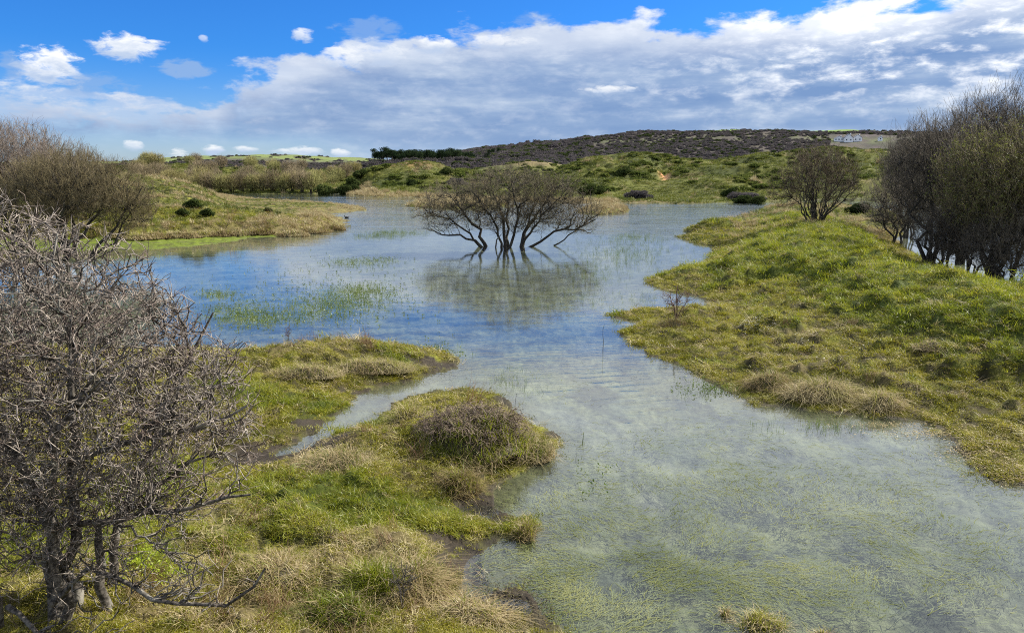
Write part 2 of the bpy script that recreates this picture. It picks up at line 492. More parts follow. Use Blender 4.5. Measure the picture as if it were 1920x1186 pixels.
def land(P):
    """height, signed distance to the shore, index of the land for points (n,2)"""
    x, y = P[:, 0], P[:, 1]
    r = np.hypot(x, y)
    az = np.arctan2(x, y)
    sds = np.stack([sdist(P, q) for q in POLYS])
    wob = fbm(x * 1.4, y * 1.4, 4, 3) * np.clip(0.012 * r, 0.12, 1.0) + fbm(x * .35, y * .35, 2, 9) * np.clip(0.01 * r, 0.05, .8)
    which = sds.argmax(0)
    sd = sds.max(0)
    sdw = sd + wob * np.where(which == 3, 1.2, 1.0)
    # base shelf
    h = np.where(sdw > 0, 0.02 + 0.16 * sstep(sdw, 0, 1.6) + 0.012 * np.clip(sdw, 0, 12), np.maximum(-0.07 * -sdw - 0.012, -0.45))
    inl = sdw > 0
    # near land
    n_ = (which == 0) & inl
    h = h + np.where(n_, 0.22 * sstep(sd, 0.8, 4.5), 0)
    edge = sstep(sd, 0.0, 1.2)
    # mounds
    for (mx, my, rx, ry, mh) in MOUNDS:
        d = ((x - mx) / rx) ** 2 + ((y - my) / ry) ** 2
        m = (d < 9) & inl
        h[m] += mh * np.exp(-d[m]) * (0.6 + 0.4 * edge[m])
    # bank
    b_ = (which == 1) & inl
    rb = seg_bump(P, BANK_RIDGE, 3.6)
    h = h + np.where(b_, rb * sstep(sd, np.where(r < 34, 1.2, -.3), np.where(r < 34, 6.0, 3.2)), 0)
    # spit: gentle crown
    s_ = (which == 2) & inl
    lowf = strip_w(x, y)
    low = 1 - 0.9 * sstep(az, az_el(350, 370)[0], az_el(440, 370)[0]) * sstep(y, 72, 90)
    h = h + low * np.where(s_, 0.75 * sstep(sd - lowf, 0.2, 2.2) + 0.8 * sstep(sd - lowf, 2, 12), 0)
    # slope up to the viewer
    near = sstep(7.6 - r, 0, 7.0)
    side = sstep(np.abs(az), 0.0, 3.0)
    h = h + near * 3.6 * (y > -50)
    wl = np.where(s_ & (lowf > 0.05), sstep(sd - lowf, -2.2, 0.6), 1.0)
    h = np.where(wl < 1, np.minimum(h, 0.05 + 0.04 * perlin(x * 2, y * 2, 4)) * (1 - wl) + h * wl, h)
    # islands
    i_ = (which >= 4) & inl
    h = h + np.where(i_, 0.3 * sstep(sd, 0.1, 1.2), 0)
    # distant ridges
    ra = np.zeros_like(r)
    for k, (D, wf, wb, a, z) in enumerate(_rd):
        zc = np.interp(az, a, z)
        if k == 8:
            zc = zc - 1.9
        if k == 4:
            zc = zc - 1.1
        t = np.where(r < D, (D - r) / wf, (r - D) / wb)
        bell = np.where(r < D, 1 - sstep(t, 0, 1), 1 - sstep(t, 0, 1) * 0.8)
        if k == 8:
            bell = bell * (r < 170) * sstep(x * -1, 20, 60) if False else bell
            mask = (which == 2) | (which == 3) & (az < R(-22))
            hh = zc * bell * sstep(sd, 3, 18) * mask
            hh = np.where(zc > 0, hh, 0)
        else:
            hh = np.where(zc > 0, zc * bell, 0)
            hh = hh * sstep(sds[3], 0, 10 if D < 300 else 30)
        ra = np.maximum(ra, hh)
    # dune relief grows with height of the dune
    hum = fbm(x / 15.0, y / 15.0, 4, 21, 0.55)
    rdg = 1 - np.abs(fbm(x / 26.0, y / 19.0, 3, 33)) * 2.0
    dm = sstep(ra, 0.6, 5.0) * (which == 3) * (r < 560) * sstep(r, 140, 180)
    ra = ra + dm * np.minimum(.6, hum * 3.4 + rdg * 2.2 - 0.9 + fbm(x / 5.0, y / 4.0, 3, 35) * 1.4) * np.clip(ra / 8, 0.25, 1)
    big = sstep(r, 500, 900)
    ra = ra + big * (fbm(x / 120.0, y / 120.0, 4, 41) * 5.0)
    h = h + np.where(ra > 0.02, ra, 0)
    # small relief everywhere on land
    sm = fbm(x * 0.9, y * 0.9, 3, 50) * 0.05 + fbm(x * 3.0, y * 3.0, 3, 60) * 0.08 + perlin(x * 6.5, y * 6.5, 63) * .035
    hum2 = np.maximum(fbm(x * 0.55, y * 0.55, 3, 71), 0) * 0.38 + np.maximum(fbm(x * 1.7, y * 1.7, 3, 75), 0) * 0.20
    hum2 = hum2 * sstep(r, 5.5, 9.0)
    h = h + np.where(inl, sm * np.clip(sdw, 0.05, 1.0) + hum2 * np.where(which == 1, 1.45, np.where(which == 2, low, 1.0)) * sstep(sd - np.where(which == 2, lowf, 0), 0.6, 2.5) * (r < 150), sm * 0.6)
    h = np.where(inl, h, np.minimum(h, -0.012 - 0.03 * np.clip(-sdw, 0, 1)))
    # the far ground never dips under water level
    h = np.where((which == 3) & (sd > 3) | (r > 700), np.maximum(h, 0.25), h)
    return h, sdw, which


def strip_w(x, y):
    """width of the low flat shelf in front of the left spit"""
    return 8.0 * sstep(-x, 15.0, 25.0) * sstep(-y, -66, -56)


def height_at(x, y):
    return float(land(np.array([[x, y]], float))[0][0])


# ------------------------------------------------------------------ cover map: what grows where
def pxpatch(P, px, py, rx, ry):
    g = ground(px, py)
    return np.exp(-(((P[:, 0] - g[0]) / rx) ** 2 + ((P[:, 1] - g[1]) / ry) ** 2))


DRY_PATCH = [(700, 672, 2.4, .8), (560, 690, 1.8, 1.0), (640, 850, 1.7, 1.1), (760, 1060, .8, .6), (560, 1130, 1.6, .8), (300, 1100, 1.4, 1.2), (420, 1000, .8, .8), (880, 800, .9, .8),
             (960, 840, .6, .5), (765, 770, .4, .35), (860, 890, .5, .5), (1550, 722, 1.3, .5), (1450, 695, .7, .4), (1650, 745, .7, .4), (1490, 660, 1.2, .6),
             (1750, 640, 1.6, .7), (1600, 600, 1.4, .7), (1440, 1175, .5, .3), (800, 1150, .8, .5), (1265, 600, .8, .5), (1840, 720, 1.1, .5), (1700, 600, 1.3, .5), (1560, 660, 1.1, .4), (500, 1180, 1.6, .6)]
MUD_PATCH = [(560, 850, 1.2, .5), (620, 800, .8, .4), (700, 735, 1.0, .3), (830, 690, .9, .5), (900, 950, .6, .5), (880, 1060, .7, .45), (960, 1130, .7, .4), (700, 1150, .5, .3),
             (880, 900, .4, .3), (470, 870, .7, .4), (820, 1020, .4, .25)]
GREEN_PATCH = [(1560, 540, 5, 4), (1750, 560, 5, 4), (1450, 480, 5, 5), (1400, 520, 4, 3), (620, 980, 1.4, 1.0), (780, 1000, .8, .6), (840, 1090, .6, .4), (650, 1180, .6, .5), (760, 690, .6, .3), (250, 1050, 2, 2),
               (760, 800, .8, .5), (500, 760, 1.8, 1.0), (900, 860, .8, .4)]
RED_PATCH = [(1465, 432, 3.0, 2.2), (1560, 430, 1.2, 1.0)]


def cover(P, sd, which, h):
    """weights: dry, mud, green, red ; the rest is mossy turf"""
    x, y = P[:, 0], P[:, 1]
    r = np.hypot(x, y)
    n1 = fbm(x * .8, y * .8, 4, 101)
    n2 = fbm(x * .45 + 7, y * .45, 4, 111)
    near = r < 60
    dry = 0.9 * sum(pxpatch(P, *q) for q in DRY_PATCH) * near
    mud = sum(pxpatch(P, *q) for q in MUD_PATCH) * near
    green = 0.65 * sum(pxpatch(P, *q) for q in GREEN_PATCH) * near
    red = sum(pxpatch(P, *q) for q in RED_PATCH) * near
    n3 = fbm(x * 3.1, y * 3.1, 3, 107)
    dry = sstep(dry * .7 + n1 * .5 + n3 * .6, 0.32, 0.80) * .75
    mud = sstep(mud + n2 * .5 + fbm(x * 3, y * 3, 3, 121) * .45 + fbm(x * 8, y * 8, 2, 123) * .2, 0.38, 0.60)
    shore = (1 - sstep(sd, 0.0, 0.35)) * (r < 60)
    mud = np.clip(np.maximum(mud, shore * 0.8 * sstep(fbm(x * 1.1, y * 1.1, 3, 131) + .25, 0, .4)), 0, 1)
    green = sstep(green + n2 * .6 + .05, 0.25, 0.6)
    green = np.where((which == 1), np.maximum(green, sstep(h + n1 * .3, 0.55, 1.1)), green)
    # spit: straw edge, green crown
    sp = which == 2
    dry = np.where(sp, sstep(n2 + 0.9 * (1 - sstep(sd, 1.5, 6.0)) + .35 * sstep(x, -35, -24), 0.2, 0.75), dry)
    mud = np.where(sp, 0, mud)
    green = np.where(sp, sstep(n1, -.1, .4) * .7, green)
    return dry, mud, green, sstep(red + n1 * .4, 0.35, .6)


# ------------------------------------------------------------------ materials
def new_mat(name):
    m = bpy.data.materials.new(name)
    m.use_nodes = True
    m.node_tree.nodes.clear()
    n = NT(m.node_tree)
    out = n.new('ShaderNodeOutputMaterial')
    return m, n, out


def mat_principled(name, color, rough=0.85, spec=0.3):
    m, n, out = new_mat(name)
    b = n.new('ShaderNodeBsdfPrincipled')
    n.put(b.inputs['Base Color'], color)
    b.inputs['Roughness'].default_value = rough
    b.inputs['Specular IOR Level'].default_value = spec
    n.l.new(b.outputs[0], out.inputs[0])
    return m


def mat_bark(name, c_dark, c_light, scale=30.0, blotch=None, amount=0.5):
    """bark with pale and dark mottling"""
    m, n, out = new_mat(name)
    tc = n.new('ShaderNodeTexCoord')
    f = n.noise(tc.outputs['Object'], scale, 4, 0.6)
    f2 = n.noise(tc.outputs['Object'], scale * 0.13, 3, 0.6)
    c = n.mix(n.ss(f, 0.35, 0.65), c_dark, c_light)
    if blotch:
        c = n.mix(n.math('MULTIPLY', n.ss(f2, 0.5, 0.62), amount), c, blotch)
    b = n.new('ShaderNodeBsdfPrincipled')
    n.l.new(c, b.inputs['Base Color'])
    b.inputs['Roughness'].default_value = 0.75
    b.inputs['Specular IOR Level'].default_value = 0.25
    bump = n.new('ShaderNodeBump')
    bump.inputs['Strength'].default_value = 0.5
    bump.inputs['Distance'].default_value = 0.01
    n.l.new(f, bump.inputs['Height'])
    n.l.new(bump.outputs[0], b.inputs['Normal'])
    n.l.new(b.outputs[0], out.inputs[0])
    return m


def mat_leafy(name, stops, translucency=0.4, scale=0.7, gloss=0.04):
    """blades and leaves: diffuse with light coming through, colour varying by clump and by place"""
    m, n, out = new_mat(name)
    geo = n.new('ShaderNodeNewGeometry')
    oi = n.new('ShaderNodeObjectInfo')
    f = n.noise(geo.outputs['Position'], scale, 4, 0.6)
    f3 = n.noise(geo.outputs['Position'], 38.0, 2, 0.7)
    v = n.math('ADD', n.math('MULTIPLY', n.math('SUBTRACT', f, 0.5), 1.6), n.math('ADD', n.math('MULTIPLY', oi.outputs['Random'], 0.45), 0.28))
    v = n.math('ADD', v, n.math('MULTIPLY', n.math('SUBTRACT', f3, 0.5), 1.3), clamp=True)
    c = n.ramp(v, stops)
    d = n.new('ShaderNodeBsdfDiffuse')
    n.l.new(c, d.inputs[0])
    t = n.new('ShaderNodeBsdfTranslucent')
    n.l.new(c, t.inputs[0])
    mx = n.new('ShaderNodeMixShader')
    mx.inputs[0].default_value = translucency
    n.l.new(d.outputs[0], mx.inputs[1])
    n.l.new(t.outputs[0], mx.inputs[2])
    g = n.new('ShaderNodeBsdfGlossy')
    g.inputs['Roughness'].default_value = 0.45
    g.inputs['Color'].default_value = (.6, .6, .55, 1)
    mx2 = n.new('ShaderNodeMixShader')
    mx2.inputs[0].default_value = gloss
    n.l.new(mx.outputs[0], mx2.inputs[1])
    n.l.new(g.outputs[0], mx2.inputs[2])
    n.l.new(mx2.outputs[0], out.inputs[0])
    return m


def mat_terrain():
    m, n, out = new_mat('ground_cover_and_soil')
    at = n.new('ShaderNodeAttribute', attribute_name='tint')
    wet = n.new('ShaderNodeAttribute', attribute_name='wet')
    geo = n.new('ShaderNodeNewGeometry')
    P = geo.outputs['Position']
    f = n.noise(P, 9.0, 6, 0.65)
    f2 = n.noise(P, 0.9, 5, 0.6)
    f3 = n.noise(P, 0.11, 6, 0.65)
    k = n.math('ADD', n.math('MULTIPLY', f, 0.9), n.math('ADD', n.math('MULTIPLY', f2, 0.7), n.math('MULTIPLY', f3, 0.5)))
    k = n.ss(k, 0.72, 1.34, 0.55, 1.5)
    c = n.mix(1.0, at.outputs['Color'], n.comb(k, k, k), 'MULTIPLY')
    b = n.new('ShaderNodeBsdfPrincipled')
    n.l.new(c, b.inputs['Base Color'])
    n.put(b.inputs['Roughness'], n.ss(wet.outputs['Fac'], 0.0, 1.0, 0.95, 0.72))
    n.put(b.inputs['Specular IOR Level'], n.ss(wet.outputs['Fac'], 0.0, 1.0, 0.12, 0.22))
    bump = n.new('ShaderNodeBump')
    bump.inputs['Strength'].default_value = 0.8
    bump.inputs['Distance'].default_value = 0.05
    n.l.new(f, bump.inputs['Height'])
    n.l.new(bump.outputs[0], b.inputs['Normal'])
    n.l.new(b.outputs[0], out.inputs[0])
    return m


def mat_water():
    m, n, out = new_mat('lake_water')
    geo = n.new('ShaderNodeNewGeometry')
    sep = n.new('ShaderNodeSeparateXYZ')
    n.l.new(geo.outputs['Position'], sep.inputs[0])
    x, y = sep.outputs[0], sep.outputs[1]
    # wind ripples run across the view, slightly slanted
    v1 = n.comb(n.math('ADD', n.math('MULTIPLY', x, 0.9), n.math('MULTIPLY', y, 0.5)), n.math('SUBTRACT', n.math('MULTIPLY', y, 2.4), n.math('MULTIPLY', x, 0.6)), 0.0)
    small = n.noise(v1, 2.6, 4, 0.6, 0.3)
    mid = n.noise(v1, 0.55, 4, 0.55, 0.4)
    gust = n.noise(n.comb(n.math('MULTIPLY', x, 0.05), n.math('MULTIPLY', y, 0.09), 0.0), 1.0, 4, 0.6, 0.5)
    amp = n.ss(gust, 0.36, 0.64, 0.35, 1.0)
    far = n.ss(y, 48.0, 95.0, 0.24, 1.5)
    amp = n.math('MULTIPLY', amp, far)
    # a few marching wave trains in the near channel
    wave = n.new('ShaderNodeTexWave', wave_type='BANDS', bands_direction='Y', wave_profile='SIN')
    n.l.new(n.comb(x, n.math('SUBTRACT', y, n.math('MULTIPLY', x, 0.30)), 0.0), wave.inputs['Vector'])
    wave.inputs['Scale'].default_value = 0.62
    wave.inputs['Distortion'].default_value = 7.0
    wave.inputs['Detail'].default_value = 2.0
    wave.inputs['Detail Scale'].default_value = 0.5

    def patch(px, py, rx, ry):
        g = ground(px, py)
        dx = n.math('DIVIDE', n.math('SUBTRACT', x, float(g[0])), rx)
        dy = n.math('DIVIDE', n.math('SUBTRACT', y, float(g[1])), ry)
        q = n.math('ADD', n.math('MULTIPLY', dx, dx), n.math('MULTIPLY', dy, dy))
        return n.ss(q, 1.0, 0.1)
    msk0 = n.ss(n.noise(n.comb(x, n.math('MULTIPLY', y, 1.6), 2.0), 0.9, 3, 0.5), 0.42, 0.62)
    msk = n.math('MAXIMUM', patch(1150, 765, 2.6, 3.4), n.math('MAXIMUM', n.math('MULTIPLY', patch(1420, 825, 2.2, 1.3), 0.8), n.math('MULTIPLY', patch(1800, 930, 2.2, .9), 0.6)))
    hgt = n.math('ADD', n.math('MULTIPLY', n.math('ADD', n.math('MULTIPLY', small, 0.30), n.math('MULTIPLY', mid, 1.0)), amp),
                 n.math('MULTIPLY', n.math('MULTIPLY', wave.outputs['Fac'], n.math('MULTIPLY', msk, msk0)), 0.11))
    bump = n.new('ShaderNodeBump')
    bump.inputs['Strength'].default_value = 1.0
    bump.inputs['Distance'].default_value = 0.035
    n.l.new(hgt, bump.inputs['Height'])
    # reflectance from the angle to the rippled surface, the same from above and below
    dot = n.new('ShaderNodeVectorMath', operation='DOT_PRODUCT')
    n.l.new(geo.outputs['Incoming'], dot.inputs[0])
    n.l.new(bump.outputs[0], dot.inputs[1])
    cosv = n.math('ABSOLUTE', dot.outputs['Value'])
    fres = n.math('ADD', 0.03, n.math('MULTIPLY', 0.97, n.math('POWER', n.math('SUBTRACT', 1.0, cosv, clamp=True), 4.8)), clamp=True)
    gl = n.new('ShaderNodeBsdfGlossy')
    gl.inputs['Roughness'].default_value = 0.03
    gl.inputs['Color'].default_value = (1, 1, 1, 1)
    n.l.new(bump.outputs[0], gl.inputs['Normal'])
    tr = n.new('ShaderNodeBsdfTransparent')
    tr.inputs['Color'].default_value = (0.90, 0.94, 0.95, 1)
    # a little milky suspension
    di = n.new('ShaderNodeBsdfDiffuse')
    di.inputs['Color'].default_value = (0.26, 0.30, 0.34, 1)
    mm = n.new('ShaderNodeMixShader')
    mm.inputs[0].default_value = 0.012
    n.l.new(tr.outputs[0], mm.inputs[1])
    n.l.new(di.outputs[0], mm.inputs[2])
    mx = n.new('ShaderNodeMixShader')
    n.l.new(fres, mx.inputs[0])
    n.l.new(mm.outputs[0], mx.inputs[1])
    n.l.new(gl.outputs[0], mx.inputs[2])
    n.l.new(mx.outputs[0], out.inputs[0])
    return m


# ------------------------------------------------------------------ terrain
def build_terrain():
    azs = np.radians(np.concatenate([np.linspace(-180, -62, 24)[:-1], np.linspace(-62, -39, 30)[:-1], np.linspace(-39, 39, 640),
                                     np.linspace(39, 62, 30)[1:], np.linspace(62, 180, 24)[1:]]))
    rs = np.concatenate([[0.5, 1.5, 3], np.geomspace(4.5, 40, 250), np.geomspace(40, 420, 240)[1:], np.geomspace(420, 1500, 110)[1:], np.geomspace(1500, 3200, 12)[1:]])
    A, Rr = np.meshgrid(azs, rs)
    x, y = (Rr * np.sin(A)).ravel(), (Rr * np.cos(A)).ravel()
    P = np.c_[x, y]
    h, sd, which = land(P)
    r = np.hypot(x, y)
    nr, na = A.shape
    i = np.arange(nr - 1)[:, None] * na + np.arange(na - 1)[None, :]
    F = np.stack([i, i + 1, i + 1 + na, i + na], -1).reshape(-1, 4)[:, ::-1]
    # material cover
    dry, mud, green, red = cover(P, sd, which, h)
    c = np.tile(np.array([0.150, 0.150, 0.022]), (len(P), 1))            # mossy turf

    def lay(w, col):
        nonlocal c
        w = np.clip(w, 0, 1)[:, None]
        c = c * (1 - w) + np.array(col) * w
    n5 = fbm(x * .25, y * .25, 4, 201)
    n6 = fbm(x * 2.2, y * 2.2, 3, 205)
    lay(sstep(n6, -.35, .2) * .92, (0.040, 0.032, 0.015))  # dark soil gaps, darkened in colour for the shade of tussock hollows
    lay(green * .8, (0.052, 0.070, 0.010))
    lay(dry * .6, (0.17, 0.135, 0.06))
    lay(red, (0.15, 0.08, 0.045))
    lay(mud, (0.030, 0.022, 0.012))
    # far land
    far = (which == 3)
    w_far = far.astype(float)
    lay(w_far, (0.095, 0.100, 0.020))
    nf = fbm(x / 22, y / 22, 4, 211)
    nf2 = fbm(x / 7, y / 7, 4, 215)
    lay(w_far * sstep(nf, -0.1, .3) * .85, (0.060, 0.070, 0.020))
    lay(w_far * sstep(nf2 - nf * .3, 0.15, .55) * .7, (0.16, 0.125, 0.055))
    lay(w_far * (1 - sstep(sd, 0, 9)) * sstep(x, -60, -5) * (1 - sstep(x, 20, 40)) * .8, (0.19, 0.135, 0.06))
    # brown bracken crown on the first dune, pale sandy crest behind
    az = np.degrees(np.arctan2(x, y))
    a0 = math.degrees(az_el(770, 305)[0])
    lay(w_far * np.exp(-((az - a0) / 2.6) ** 2) * sstep(h, 6.2, 8.6) * (r < 290) * sstep(n5 + .5, 0, .5), (0.15, 0.085, 0.045))
    a1 = math.degrees(az_el(1000, 305)[0])
    lay(w_far * np.exp(-((az - a1) / 2.4) ** 2) * sstep(h, 8, 11) * (r > 350) * (r < 520), (0.16, 0.125, 0.06))
    strip = (which == 2) & (sd < strip_w(x, y)) & (sd > 0)
    lay(strip * 1.0, (0.105, 0.135, 0.014))
    lay(strip * sstep(fbm(x * .5, y * 1.2, 4, 207), -.1, .35) * .8, (0.075, 0.075, 0.025))
    # sandy path between the dunes
    for (pa, pb, wd) in (((1241, 346), (1250, 326), .8), ):
        ga, gb = ground(pa[0], pa[1], 3.0), ground(pb[0], 331, 3.9)
        a_p = math.degrees(az_el(1245, 335)[0])
        path = np.exp(-((az - a_p - (r - 215) * 0.006 - .12 * np.sin(r / 4)) / 0.28) ** 2) * sstep(r, 196, 205) * (1 - sstep(r, 244, 256))
        lay(path, (0.50, 0.30, 0.14))
        a_p2 = math.degrees(az_el(1241, 332)[0])
        lay(np.exp(-((az - a_p2) / 0.22) ** 2 - ((r - 242) / 5) ** 2) * w_far, (0.50, 0.25, 0.12))
    # distant hills: scrub, bracken, fields on the top; cloud shade and haze tinted in
    dist = sstep(r, 520, 700)
    ns = fbm(x / 55, y / 40, 5, 221, .6)
    ns2 = fbm(x / 14, y / 14, 3, 225)
    lay(dist, (0.070, 0.056, 0.050))
    lay(dist * sstep(ns, -.05, .3) * .75, (0.050, 0.052, 0.030))
    lay(dist * sstep(-ns, 0.2, .5) * .5, (0.080, 0.075, 0.035))
    lay(dist * sstep(ns2, .15, .5) * .6, (0.035, 0.038, 0.022))
    right = sstep(az, -3, 4)
    topb = sstep(r, 1205, 1235) * sstep(ns + .32, 0, .12)
    lay(right * topb, (0.13, 0.20, 0.035))
    terr = np.exp(-((r - 1085 - 20 * fbm(az, az * 0, 2, 8)) / 24) ** 2) * sstep(ns + .3, 0, .3)
    lay(sstep(az, 4, 8) * terr * .5, (0.12, 0.15, 0.04))
    leftf = (1 - sstep(az, -11, -8)) * sstep(r, 1240, 1330)
    lay(leftf * sstep(ns + .35, 0, .2), (0.135, 0.165, 0.05))
    # lake bed
    bed = sd < 0
    nb = fbm(x * 1.1, y * 1.1, 4, 231)
    cb = np.tile(np.array([0.120, 0.122, 0.058]), (len(P), 1))
    k = sstep(nb, -.3, .4)[:, None]
    cb = cb * (1 - k) + np.array([0.075, 0.082, 0.048]) * k
    k3 = sstep(fbm(x * .8, y * .8, 4, 238), .12, .4)[:, None] * .7
    cb = cb * (1 - k3) + np.array([0.036, 0.038, 0.024]) * k3
    k2 = sstep(fbm(x * .3, y * .3, 3, 235), 0.1, .5)[:, None] * .4
    cb = cb * (1 - k2) + np.array([0.125, 0.125, 0.092]) * k2
    ks = sstep(-sd, 0.0, 0.8)[:, None]
    cb = cb * ks + np.array([0.07, 0.068, 0.03]) * (1 - ks)
    c = np.where(bed[:, None], cb, c)
    wet = np.clip(mud * .9 + (1 - sstep(sd, 0, .25)) * .6 * (r < 80), 0, 1)
    wet = np.where(bed, 0.2, wet)
    me = mesh_from('ground', np.c_[x, y, h], F, mat_terrain(), smooth=True, attrs={'tint': c, 'wet': wet})
    o = link('ground', me)
    tag(o, kind='structure')
    return o


build_terrain()

# water sheet: every lake and channel at one level
wv = [(-70, 4.5, 0), (70, 4.5, 0), (330, 60, 0), (330, 232, 0), (-260, 300, 0), (-260, 40, 0)]
me = bpy.data.meshes.new('lake_water')
me.from_pydata(wv, [], [list(range(6))])
me.materials.append(mat_water())
lake = link('lake_water', me)
tag(lake, kind='structure')

# ------------------------------------------------------------------ tubes and branching growth
def tubes(P, Rd, S=3):
    """P (N,K,3), Rd (N,K) -> verts, quads"""
    N, K, _ = P.shape
    T = np.gradient(P, axis=1)
    T /= np.linalg.norm(T, axis=2, keepdims=True) + 1e-9
    ref = np.array([0.31, 0.27, 0.91]) + np.zeros((N, 1, 3))
    Tm = T.mean(1, keepdims=True)
    par = np.abs((Tm * ref).sum(2, keepdims=True)) > 0.85 * np.linalg.norm(Tm, axis=2, keepdims=True)
    ref = np.where(par, np.array([0.95, -0.2, 0.1]), ref)
    U = np.cross(T, ref)
    U /= np.linalg.norm(U, axis=2, keepdims=True) + 1e-9
    V = np.cross(T, U)
    a = np.linspace(0, 2 * np.pi, S, endpoint=False)
    ring = (U[:, :, None, :] * np.cos(a)[None, None, :, None] + V[:, :, None, :] * np.sin(a)[None, None, :, None]) * Rd[:, :, None, None]
    verts = (P[:, :, None, :] + ring).reshape(-1, 3)
    n = np.arange(N)[:, None, None] * K * S
    k = np.arange(K - 1)[None, :, None] * S
    s = np.arange(S)[None, None, :]
    s2 = (s + 1) % S
    F = np.stack([n + k + s, n + k + s2, n + k + S + s2, n + k + S + s], -1).reshape(-1, 4)
    return verts, F


def merge(parts):
    Vs, Fs, o = [], [], 0
    for v, f in parts:
        Vs.append(v); Fs.append(f + o); o += len(v)
    return np.concatenate(Vs), np.concatenate(Fs)


def resample(pts, K):
    pts = np.asarray(pts, float)
    d = np.r_[0, np.cumsum(np.linalg.norm(np.diff(pts, axis=0), axis=1))]
    t = np.linspace(0, d[-1], K)
    out = np.stack([np.interp(t, d, pts[:, i]) for i in range(3)], 1)
    out[1:-1] = out[1:-1] * .6 + (out[:-2] + out[2:]) * .2
    return out


class Grow:
    def __init__(s, seed):
        s.rng = np.random.default_rng(seed)
        s.levels = []        # (P, R)

    def stems(s, lines, r0, r1, K=9, wig=0.03):
        P = np.stack([resample(l, K) for l in lines])
        L = np.linalg.norm(P[:, -1] - P[:, 0], axis=1)
        nz = s.rng.normal(0, 1, P.shape) * wig * L[:, None, None]
        nz[:, 0] = 0
        P = P + nz
        r0 = np.broadcast_to(r0, (len(P),)); r1 = np.broadcast_to(r1, (len(P),))
        t = np.linspace(0, 1, K)[None]
        Rd = r0[:, None] * (1 - t) ** 0.8 + r1[:, None] * (1 - (1 - t) ** 0.8)
        Rd[:, 0] *= 1.25
        s.root = P[:, 0].mean(0)
        s.levels.append((P, Rd))

    def nodes(s, which=None, skip=1):
        pos, tan, rad = [], [], []
        for (P, Rd) in (s.levels if which is None else [s.levels[i] for i in which]):
            T = np.gradient(P, axis=1)
            T /= np.linalg.norm(T, axis=2, keepdims=True) + 1e-9
            pos.append(P[:, skip:].reshape(-1, 3)); tan.append(T[:, skip:].reshape(-1, 3)); rad.append(Rd[:, skip:].ravel())
        return np.concatenate(pos), np.concatenate(tan), np.concatenate(rad)

    def fill(s, targets, K=6, wig=0.05, rk=0.012, r1=0.006, up=0.3, which=None, skip=2, back=0.9, maxd=None):
        pos, tan, rad = s.nodes(which, skip)
        kd = kdtree.KDTree(len(pos))
        for i, p in enumerate(pos):
            kd.insert(p, i)
        kd.balance()
        rp = np.linalg.norm(pos - s.root, axis=1)
        sel = np.zeros(len(targets), int)
        for j, t in enumerate(targets):
            rt = np.linalg.norm(t - s.root)
            best, bs = -1, 1e9
            for co, i, d in kd.find_n(t, 14):
                v = t - pos[i]
                c = float(v @ tan[i]) / (d + 1e-6)
                sc = d * (1.35 - 0.5 * c) + (0.8 * d if rp[i] > rt * back else 0)
                if sc < bs:
                    bs, best = sc, i
            sel[j] = best
        p0, t0, r0 = pos[sel], tan[sel], rad[sel]
        v = targets - p0
        d = np.linalg.norm(v, axis=1)
        if maxd:
            k = np.minimum(1, maxd / (d + 1e-9))
            v = v * k[:, None]
            d = d * k
        keep = d > 1e-3
        p0, t0, r0, v, d = p0[keep], t0[keep], r0[keep], v[keep], d[keep]
        t = np.linspace(0, 1, K)[None, :, None]
        m0 = (t0 * 0.75 + v / d[:, None] * 0.5) * d[:, None]
        m1 = v + np.array([0, 0, up]) * d[:, None]
        h00, h10, h01, h11 = 2*t**3 - 3*t**2 + 1, t**3 - 2*t**2 + t, -2*t**3 + 3*t**2, t**3 - t**2
        P = h00 * p0[:, None] + h10 * m0[:, None] + h01 * (p0 + v)[:, None] + h11 * m1[:, None]
        nz = s.rng.normal(0, 1, P.shape) * (wig * d)[:, None, None]
        nz[:, 0] = 0
        P = P + nz
        ra = np.minimum(r0 * 0.75, r1 + rk * d)
        ra = np.maximum(ra, r1)
        tt = np.linspace(0, 1, K)[None]
        Rd = ra[:, None] * (1 - tt) + r1 * tt
        s.levels.append((P, Rd))

    def twigs(s, n, length, r0, r1, K=3, out=0.5, up=0.3, rnd=0.6, keep=0.5, which=(-1,), centre=None, bend=0.12, skip=1):
        pos, tan, rad = s.nodes(list(which), skip)
        i = s.rng.integers(0, len(pos), n)
        p0 = pos[i] + (s.rng.random((n, 1)) - .5) * 0.0
        c = s.root if centre is None else np.array(centre)
        o = p0 - c
        o /= np.linalg.norm(o, axis=1, keepdims=True) + 1e-9
        d = tan[i] * keep + o * out + np.array([0, 0, up]) + s.rng.normal(0, rnd, (n, 3))
        d /= np.linalg.norm(d, axis=1, keepdims=True) + 1e-9
        L = length * s.rng.uniform(0.45, 1.3, n)
        t = np.linspace(0, 1, K)[None, :, None]
        nz = s.rng.normal(0, 1, (n, K, 3)) * (bend * L)[:, None, None]
        nz[:, 0] = 0
        P = p0[:, None] + d[:, None] * (L[:, None, None] * t) + nz
        P[:, :, 2] += (up * 0.25 * L)[:, None] * (t[..., 0] ** 2)
        tt = np.linspace(0, 1, K)[None]
        Rd = (r0 * (1 - tt) + r1 * tt) * np.ones((n, 1))
        s.levels.append((P, Rd))

    def mesh(s, idx, name, mat, sides):
        v, f = merge([tubes(*s.levels[i], S) for i, S in zip(idx, sides)])
        return mesh_from(name, v, f, mat, smooth=True)


def in_ellipsoids(rng, els, n, shell=0.33):
    vols = np.array([e[1][0] * e[1][1] * e[1][2] for e in els])
    ii = rng.choice(len(els), n, p=vols / vols.sum())
    v = rng.normal(0, 1, (n, 3))
    v /= np.linalg.norm(v, axis=1, keepdims=True)
    v *= rng.random((n, 1)) ** shell
    C = np.array([e[0] for e in els])[ii]
    Rr = np.array([e[1] for e in els])[ii]
    return C + v * Rr


